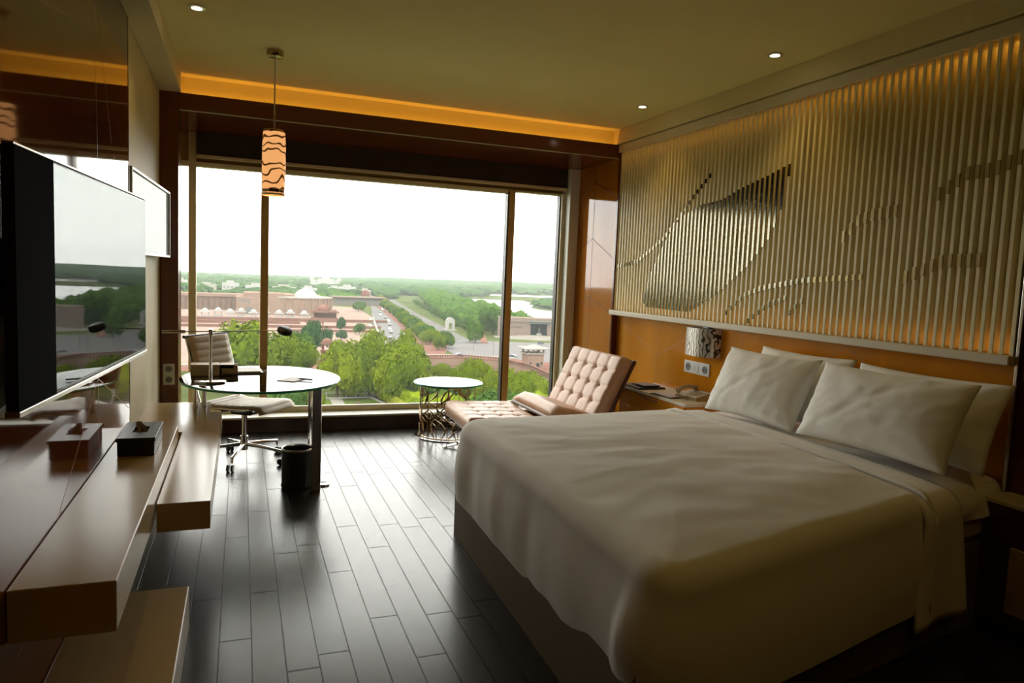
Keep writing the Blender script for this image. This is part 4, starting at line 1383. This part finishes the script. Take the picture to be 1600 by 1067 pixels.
# ---- retaining wall / bridge parapet along the street
rw = thing('retaining_wall', 'long pink stone retaining wall with rose coping below the junction', 'wall', (75, 285, GZ))
P1 = [(50, 268), (66, 281), (86, 284), (99, 274), (104, 250), (100, 215), (96, 185)]
b = B(); cpg = B(); bal = B()
for a, c in zip(P1, P1[1:]):
    d = Vector((c[0] - a[0], c[1] - a[1])); L_ = d.length; d.normalize(); n_ = Vector((d.y, -d.x)) * .6
    q = [(a[0] - n_.x, a[1] - n_.y), (c[0] - n_.x, c[1] - n_.y), (c[0] + n_.x, c[1] + n_.y), (a[0] + n_.x, a[1] + n_.y)]
    b.prism(q, GZ, GZ + 5.2)
    cpg.prism(q, GZ + 5.2, GZ + 5.6); cpg.prism(q, GZ + 6.6, GZ + 6.9)
    cpg.prism([(x + (.15 if k > 1 else -.15) * n_.x, y + (.15 if k > 1 else -.15) * n_.y) for k, (x, y) in enumerate(q)], GZ + 2.2, GZ + 2.5)
    k = 0.
    while k < L_:
        bal.box(a[0] + d.x * k - .22, a[1] + d.y * k - .22, GZ + 5.6, a[0] + d.x * k + .22, a[1] + d.y * k + .22, GZ + 6.6)
        k += 1.1
b.build('wall_face', 'pink_wall', rw); cpg.build('coping', 'rose_wall', rw); bal.build('balustrade', 'pink_wall', rw)
flat('deck', [(50, 269), (66, 282), (86, 285), (100, 274.6), (105, 250), (127, 262), (140, 305), (127, 318), (97, 330), (61, 322), (31, 310), (20, 290)], 5.0, 'rose_wall', .1).location.z = -4.6
# boundary wall in front of the river bank, right of the guard house
gw = thing('guard_house', 'pale pink gate house with flat cap roof beside the junction', 'gatehouse', (119, 285, GZ))
B().box(115.5, 282, GZ, 123, 289, GZ + 7.2, bev=.1).build('walls', 'pink_wall', gw)
B().box(113.6, 280.2, GZ + 9.3, 125, 291, GZ + 9.9, bev=.15).box(114.8, 281.4, GZ + 7.2, 123.8, 289.8, GZ + 7.7).lathe([(4.2, 9.9), (2.2, 10.8), (.2, 11.2)], (119.3, 285.6, GZ), 4).build('cap_roof', 'cream_wall', gw)
b = B()
for x in (115.6, 118.0, 120.6, 122.6):
    for y in (282.1, 288.6): b.box(x, y, GZ + 7.7, x + .6, y + .6, GZ + 9.3)
b.build('roof_pier', 'pink_wall', gw)
for x, z, s in ((116.4, 2.6, .55), (119.6, 1.6, .9), (121.6, 2.8, .5)):
    B().box(x, 281.9, GZ + z, x + s * 1.6, 282.05, GZ + z + s * 2).build('window', 'car_glass', gw)
gwall = B().box(123, 270, GZ, 172, 271.5, GZ + 2.5).box(122.5, 269.8, GZ + 2.5, 172.5, 271.7, GZ + 3.0)
tag(gwall.build('boundary_wall', 'cream_wall'), 'cream coped boundary wall right of the gate house', 'wall')

# ---- memorial hall with lettering
mh = thing('memorial_hall', 'broad brown-pink granite hall with dark portal and lettering, at the right window pane', 'hall', (205, 433, GZ))
MHT = Matrix.Translation((160, 446, GZ)) @ Matrix.Rotation(math.radians(-20), 4, 'Z')
b = B()
b.box(0, 0, 0, 22, 16, 13.4, T=MHT); b.box(33, 0, 0, 70, 16, 13.4, T=MHT); b.box(22, 0, 10.2, 33, 16, 13.4, T=MHT); b.box(22, 6, 0, 33, 16, 10.2, T=MHT)
b.build('hall_walls', 'brown_stone', mh)
B().box(21.0, -2.0, 10.0, 34.0, 1.0, 11.2, T=MHT).box(20.0, -2.6, 11.2, 35.0, 1.0, 11.8, T=MHT).build('portal_canopy', 'roof_grey', mh)
B().box(22.0, 5.8, 0, 33.0, 6.0, 10.2, T=MHT).box(22.0, 0, 0, 22.2, 6, 10.2, T=MHT).box(32.8, 0, 0, 33.0, 6, 10.2, T=MHT).build('portal_lining', 'portal_grey', mh)
B().box(26.2, 2, 0, 29.6, 5, 3.2, T=MHT).build('plinth', 'cream_wall', mh)
sta = B().lathe([(.9, 3.2), (.6, 5), (.8, 6.6), (.35, 7.2), (.45, 7.9), (.1, 8.3)], (27.9, 3.6, 0), 10, T=MHT)
sta.build('statue', 'roof_grey', mh, smooth=True)
b = B()
for k in range(4):
    b.lathe([(30 - 5 * k, 0), (30 - 5 * k, .5 + .5 * k)], (27.5, 2, 0), 40, sy=.55, T=MHT)
b.build('curved_terrace', 'cream_wall', mh)
RX = MHT @ Matrix.Rotation(PI / 2, 4, 'X')
for s, x, z in (('AR CENTRE', 13.2, 9.6), ('GALLERY', 12.6, 6.9), ('AR CEN', 39.6, 9.6), ('GA', 40.0, 6.9)):
    text_mesh(s, 1.9, MHT @ Matrix.Translation((x, -.08, z)) @ Matrix.Rotation(PI / 2, 4, 'X'), 'lettering', 'portal_grey', mh, .06)

# ---- pink fortress-like complex on the left
def building(name, label, cat, boxes, m, extra=None):
    t = thing(name, label, cat, ((boxes[0][0] + boxes[0][2]) / 2, (boxes[0][1] + boxes[0][3]) / 2, GZ))
    b = B()
    for (x0, y0, x1, y1, z0, z1) in boxes: b.box(x0, y0, GZ + z0, x1, y1, GZ + z1)
    b.build('walls', m, t)
    return t
f1 = building('pink_palace', 'long pink stone building with tall narrow recesses at the left of the view', 'building', [(-95, 700, 6, 740, 0, 14), (-95, 698, 6, 700, 12, 14.6)], 'pink_wall')
for k in range(20):
    B().box(-90 + k * 4.7, 697.8, GZ + 2, -88.6 + k * 4.7, 700.1, GZ + 11).build('recess', 'rose_wall', f1)
f2 = building('pink_block', 'stepped pink stone block behind the left mullion', 'building', [(-4, 640, 40, 690, 0, 14.5), (2, 646, 34, 684, 14.5, 18), (20, 650, 44, 700, 0, 17)], 'pink_wall')
for k in range(3):
    B().box(-2 + k * 3.4, 639.8, GZ + 9.5, -.2 + k * 3.4, 640.1, GZ + 12.5).build('window', 'roof_grey', f2)
B().box(4, 639.7, GZ + 0, 9, 640.1, GZ + 6).build('doorway', 'roof_grey', f2)
f3 = thing('round_hall', 'large pink hall with a bowed front and pilasters', 'building', (52, 650, GZ))
b = B()
bp = [(28, 690)] + [(50 + 26 * math.cos(a), 660 + 26 * math.sin(a)) for a in [math.radians(-140 + k * 8) for k in range(23)]] + [(66, 700)]
b.prism(bp, GZ, GZ + 14.5).build('walls', 'pink_wall', f3)
B().prism([(50 + (x - 50) * 1.03, 665 + (y - 665) * 1.03) for x, y in bp], GZ + 14.5, GZ + 15.6).build('cornice', 'cream_wall', f3)
for k in range(12):
    a = math.radians(-138 + k * 13); x = 50 + 26.2 * math.cos(a); y = 660 + 26.2 * math.sin(a)
    B().lathe([(.8, 0), (.8, 14.5)], (x, y, GZ), 8).build('pilaster', 'pink_wall', f3)
dm = thing('white_dome', 'pale stepped dome rising behind the bowed pink hall', 'dome', (62, 760, GZ))
B().lathe([(17, 8), (17, 12), (14, 12.5), (14, 14)], (62, 760, GZ), 28).build('drum', 'cream_wall', dm)
B().lathe([(11, 14), (9, 17), (6, 19), (3, 20.2), (.8, 21), (.2, 24)], (62, 760, GZ), 24).build('dome_cap', 'white_wall', dm, smooth=True)
# row of white domed kiosks
kk = None
KX = [(-46, 596), (-36, 610), (-26, 594), (-17, 606), (-8, 592), (0, 604), (9, 590), (18, 600), (28, 590), (37, 598), (47, 588), (-58, 606), (-70, 595)]
for i, (x, y) in enumerate(KX):
    if kk is None:
        t = thing('domed_kiosk', 'small white domed kiosk in the rows before the pink complex', 'kiosk', (x, y, GZ), 'white domed kiosks')
        b = B().box(x - 3.2, y - 3.2, GZ, x + 3.2, y + 3.2, GZ + 1.6).box(x - 3.6, y - 3.6, GZ + 4.0, x + 3.6, y + 3.6, GZ + 4.5)
        for a in (-2.6, 2.2):
            for c in (-2.6, 2.2): b.box(x + a, y + c, GZ + 1.6, x + a + .5, y + c + .5, GZ + 4.0)
        b.build('canopy', 'white_wall', t)
        B().dome((x, y, GZ + 4.5), 2.3, 2.6, 16, 6, .12).lathe([(.2, 7.0), (.05, 8.2)], (x, y, GZ), 6).build('dome', 'white_wall', t, smooth=True)
        kk = t
    else:
        t = copy_tree(kk); t.location = (x, y, GZ)
# terraces on the plaza
b = B()
for (x0, y0, x1, y1, h) in ((-80, 566, 60, 569, 2.2), (-80, 535, 40, 538, 2.0), (40, 560, 108, 563, 2.2), (-60, 500, 92, 503, 1.8), (30, 470, 84, 472.5, 1.4)):
    b.box(x0, y0, GZ, x1, y1, GZ + h)
tag(b.build('terrace_wall', 'rose_wall'), 'low rose stone terrace walls stepping across the plaza', 'wall')
# red sandstone pavilion with dome
pv = thing('domed_pavilion', 'red sandstone pavilion with a rounded dome and small corner cupolas', 'pavilion', (63, 600, GZ))
B().box(54, 594, GZ, 74, 608, GZ + 1.0).box(53, 593, GZ + 5.2, 75, 609, GZ + 6.2).build('platform', 'rose_wall', pv)
for x in (55, 59, 63, 68, 72):
    B().box(x, 594.5, GZ + 1, x + .9, 595.4, GZ + 5.2).build('pillar', 'red_stone', pv)
B().box(56, 600, GZ + 1, 73, 606, GZ + 5.2).build('inner_wall', 'red_stone', pv)
B().dome((63, 601, GZ + 6.2), 5.2, 5.6, 22, 8, .08).build('dome', 'rose_wall', pv, smooth=True)
for x in (55.5, 71.5):
    B().dome((x, 595.5, GZ + 6.2), 1.8, 2.0, 12, 5, .1).build('cupola', 'rose_wall', pv, smooth=True)
# pergola
pg = thing('pergola', 'reddish stone pergola of slim posts behind the near trees', 'pergola', (41, 445, GZ))
B().box(36.5, 443, GZ + 7.6, 47, 448, GZ + 8.3).build('roof', 'rose_wall', pg)
for k in range(6):
    B().box(37 + k * 1.85, 443.3, GZ, 37.5 + k * 1.85, 443.9, GZ + 7.6).build('post', 'red_stone', pg)
# red tower kiosk
tk = thing('tower_kiosk', 'small red sandstone tower with an open cupola beside the street', 'tower', (35, 317, GZ))
B().box(32.8, 315, GZ, 37.2, 319.4, GZ + 4.4).box(32.4, 314.6, GZ + 4.4, 37.6, 319.8, GZ + 4.8).build('base', 'red_stone', tk)
for x in (33.1, 36.3):
    for y in (315.3, 318.5):
        B().box(x, y, GZ + 4.8, x + .6, y + .6, GZ + 7.6).build('post', 'red_stone', tk)
B().box(32.5, 314.7, GZ + 7.6, 37.5, 319.7, GZ + 8.1).dome((35, 317.2, GZ + 8.1), 2.1, 2.2, 16, 6, .1).build('dome', 'rose_wall', tk)
# white arch monument
am = thing('white_arch', 'white rounded arch monument beside the second carriageway', 'monument', (142, 498, GZ))
b = B()
prof = [(-3.2, 0), (-1.4, 0), (-1.4, 4)] + [(1.4 * math.cos(PI - PI * k / 8), 4 + 1.6 * math.sin(PI * k / 8)) for k in range(1, 8)] + [(1.4, 4), (1.4, 0), (3.2, 0), (3.2, 6)] + [(3.2 * math.cos(PI * k / 10), 6.2 + 3.2 * math.sin(PI * k / 10)) for k in range(1, 10)] + [(-3.2, 6)]
vs0 = [b.b.verts.new((142 + x, 497, GZ + z)) for x, z in prof]; vs1 = [b.b.verts.new((142 + x, 500, GZ + z)) for x, z in prof]
b.b.faces.new(vs0); b.b.faces.new(list(reversed(vs1)))
for k in range(len(prof)): b.b.faces.new((vs0[k], vs0[(k + 1) % len(prof)], vs1[(k + 1) % len(prof)], vs1[k]))
b.build('arch', 'white_wall', am); B().box(137.6, 495.6, GZ, 146.4, 501.4, GZ + .7).build('base_step', 'cream_wall', am)
# far buildings
wp2 = thing('white_palace', 'far white palace with a central dome near the skyline', 'palace', (182, 1700, GZ))
B().box(150, 1700, GZ, 215, 1725, GZ + 17).box(165, 1690, GZ, 200, 1705, GZ + 20).build('walls', 'white_wall', wp2)
B().dome((183, 1700, GZ + 20), 9, 10, 16, 6, .1).lathe([(.8, 29), (.1, 35)], (183, 1700, GZ), 6).build('dome', 'white_wall', wp2, smooth=True)
for x in (152, 213): B().dome((x, 1704, GZ + 17), 5, 6, 12, 5, .1).build('corner_dome', 'white_wall', wp2, smooth=True)
for i, (x, y, w_, h, lb, mm) in enumerate([(138, 1150, 20, 13, 'far white house left of the brown dome', 'white_wall'), (160, 1165, 26, 15, 'far white block house with dark windows left of the avenue head', 'white_wall'), (186, 1150, 16, 11, 'far cream house nearest the avenue head', 'cream_wall'), (60, 1110, 34, 13, 'far white house above the bowed pink hall', 'cream_wall'), (96, 1120, 24, 12, 'far white house right of the pale stepped dome', 'white_wall'), (20, 1050, 30, 15, 'far white house just right of the left mullion', 'white_wall'), (-14, 1060, 22, 17, 'far white house just left of the left mullion', 'white_wall'), (-44, 1050, 24, 14, 'far cream house above the long pink building', 'cream_wall'), (-90, 1240, 20, 15, 'lone far white house amid the trees on the left', 'white_wall')]):
    t = building('far_house', lb, 'house', [(x - w_ / 2, y, x + w_ / 2, y + 16, 0, h), (x - w_ / 4, y + 2, x + w_ / 5, y + 12, h, h + 3)], mm)
    for k in range(4):
        B().box(x - w_ / 2 + 2 + k * w_ / 4.4, y - .15, GZ + h * .6, x - w_ / 2 + 4 + k * w_ / 4.4, y + .05, GZ + h * .6 + 2.2).build('window', 'roof_grey', t)
gb = building('long_building', 'long low grey building with deep bays beyond the plaza', 'building', [(100, 846, 160, 870, 0, 9), (98, 842, 162, 874, 9, 10)], 'brown_stone')
for k in range(9): B().box(103 + k * 6.3, 845.6, GZ + 1, 106 + k * 6.3, 846.1, GZ + 7).build('bay', 'roof_grey', gb)
bd = thing('brown_dome', 'brown onion dome pavilion at the head of the avenue', 'dome', (150, 930, GZ))
B().box(143, 922, GZ, 157, 938, GZ + 8).build('walls', 'rose_wall', bd); B().dome((150, 930, GZ + 8), 6, 8, 16, 7, .12).lathe([(.5, 15.6), (.1, 19)], (150, 930, GZ), 6).build('dome', 'red_stone', bd, smooth=True)
# statue column under the desk
sc_ = thing('white_statue', 'white stone statue pillar seen beneath the glass desk', 'statue', (13.5, 199, GZ))
B().box(12.4, 198, GZ, 14.8, 200.4, GZ + 1.4).build('pedestal', 'white_path', sc_); B().lathe([(.9, 1.4), (.6, 3), (1.0, 5.2), (1.4, 6.6), (.4, 7.2), (.5, 7.8), (.1, 8.2)], (13.6, 199.2, GZ), 12).build('figure', 'white_path', sc_, smooth=True)
bl2 = thing('white_balustrade', 'low white stone balustrade beside the statue under the desk', 'balustrade', (18, 198, GZ))
b = B().box(13, 197.5, GZ + 1.2, 24, 198.1, GZ + 1.5).box(13, 197.5, GZ, 24, 198.1, GZ + .3)
b.build('rail', 'white_path', bl2)
b = B()
for k in range(14): b.box(13.2 + k * .8, 197.6, GZ + .3, 13.5 + k * .8, 198.0, GZ + 1.2)
b.build('baluster', 'white_path', bl2)
b = B().box(10, 226, GZ + 1.2, 40, 226.3, GZ + 1.4)
for k in range(11): b.box(10 + k * 3, 226, GZ, 10.35 + k * 3, 226.35, GZ + 1.6)
tag(b.build('garden_fence', 'white_path'), 'white posted garden fence along the back of the lawn', 'fence')
tb2 = B().box(31, 207, GZ, 33.4, 209.6, GZ + .9).box(31.8, 207.9, GZ + .9, 32.6, 208.7, GZ + 1.6)
tag(tb2.build('brick_plinth', 'rose_wall'), 'small rose brick plinth standing on the lawn', 'plinth')

# vehicles
car_src = {}
def car(x, y, ang, m, label, group=None, s=1.):
    key = m
    if key not in car_src:
        t = thing('car', label, 'car', (0, 0, 0), group)
        prof = [(-2.1, .35), (2.1, .35), (2.12, .80), (1.3, .95), (.75, 1.42), (-.95, 1.45), (-1.7, 1.0), (-2.1, .92)]
        b = B(); T = Matrix.Rotation(PI / 2, 4, 'X')
        b.prism(prof, -.85, .85, T=T); b.build('body', m, t)
        B().prism([(1.15, .97), (.7, 1.36), (-.92, 1.38), (-1.5, 1.02)], -.87, .87, T=T).build('windows', 'car_glass', t)
        for wx in (-1.3, 1.3):
            for wy in (-.8, .8):
                B().cyl((wx, wy - .1, .34), (wx, wy + .1, .34), .34, 12).build('wheel', 'black', t)
        car_src[key] = t
    else:
        t = copy_tree(car_src[key]); t['label'] = label
        if group: t['group'] = group
    t.location = (x, y, GZ + .14); t.rotation_euler = (0, 0, ang); t.scale = (s, s, s)
    return t
car(101, 336, 0.05, 'car_blue', 'violet-blue car on the street above the retaining wall')
car(132, 322, .2, 'car_white', 'white van-like car at the junction beside the gate house')
car(127, 330, 2.2, 'car_dark', 'dark car at the junction partly behind the right mullion')
car(172, 400, -.3, 'car_dark', 'dark parked car before the granite hall terrace')
RA = math.atan2(230, 32)
for i, (x, y) in enumerate([(140.7, 758), (137.5, 727), (121, 662), (116.5, 614), (112.0, 575), (104.8, 533), (96.5, 491), (92.5, 465), (97.5, 452), (84, 425), (88, 520), (95, 545), (100, 590), (110, 640), (150, 860), (128, 700), (161, 900)]):
    car(x, y, RA, 'car_white' if i % 2 == 0 else 'car_dark', 'white car in the traffic on the wide road' if i % 2 == 0 else 'dark car in the traffic on the wide road', 'white cars on the wide road' if i % 2 == 0 else 'dark cars on the wide road', 1.1)
# lamp posts
lp0 = None
for i, (x, y) in enumerate([(116, 360), (122, 345), (128, 352), (90, 372), (97, 430)]):
    if lp0 is None:
        t = thing('street_lamp', 'slim dark street lamp post at the road junction', 'street lamp', (x, y, GZ), 'street lamps round the junction')
        B().tube([(x, y, GZ), (x, y, GZ + 8), (x + .5, y, GZ + 8.6), (x + 1.2, y, GZ + 8.7)], [.14, .09, .07, .06], 6).build('post', 'roof_grey', t)
        B().box(x + .9, y - .25, GZ + 8.5, x + 1.9, y + .25, GZ + 8.75).build('lamp_head', 'black', t)
        lp0 = t
    else:
        t = copy_tree(lp0); t.location = (x, y, GZ)
b = B()
for a, c in zip([(60, 330), (64.5, 344), (73.5, 382), (101.5, 595)], [(64.5, 344), (73.5, 382), (101.5, 595), (134, 800)]):
    b.tube([(a[0] + 1.6, a[1], GZ + 1.1), (c[0] + 1.6, c[1], GZ + 1.1)], 0, flat=(.12, .5))
tag(b.build('road_railing', 'red_paving'), 'thin red railing along the left kerb of the wide road', 'railing')

# ---- summer haze over the plain
hz = B().box(-2600, 30, GZ - 1, 3400, 4200, 60).build('haze', mat('tmp', (1, 1, 1)))
hm = bpy.data.materials.new('summer_haze')
hm.use_nodes = True
nn = hm.node_tree.nodes
nn.remove(nn['Principled BSDF'])
vs = nn.new('ShaderNodeVolumeScatter')
vs.inputs['Color'].default_value = (.90, 1.0, .96, 1)
vs.inputs['Density'].default_value = .75e-4
vs.inputs['Anisotropy'].default_value = .0
hm.node_tree.links.new(vs.outputs[0], nn['Material Output'].inputs['Volume'])
hz.data.materials.clear(); hz.data.materials.append(hm)
tag(hz, 'pale summer haze lying over the plain', 'haze', kind='stuff')
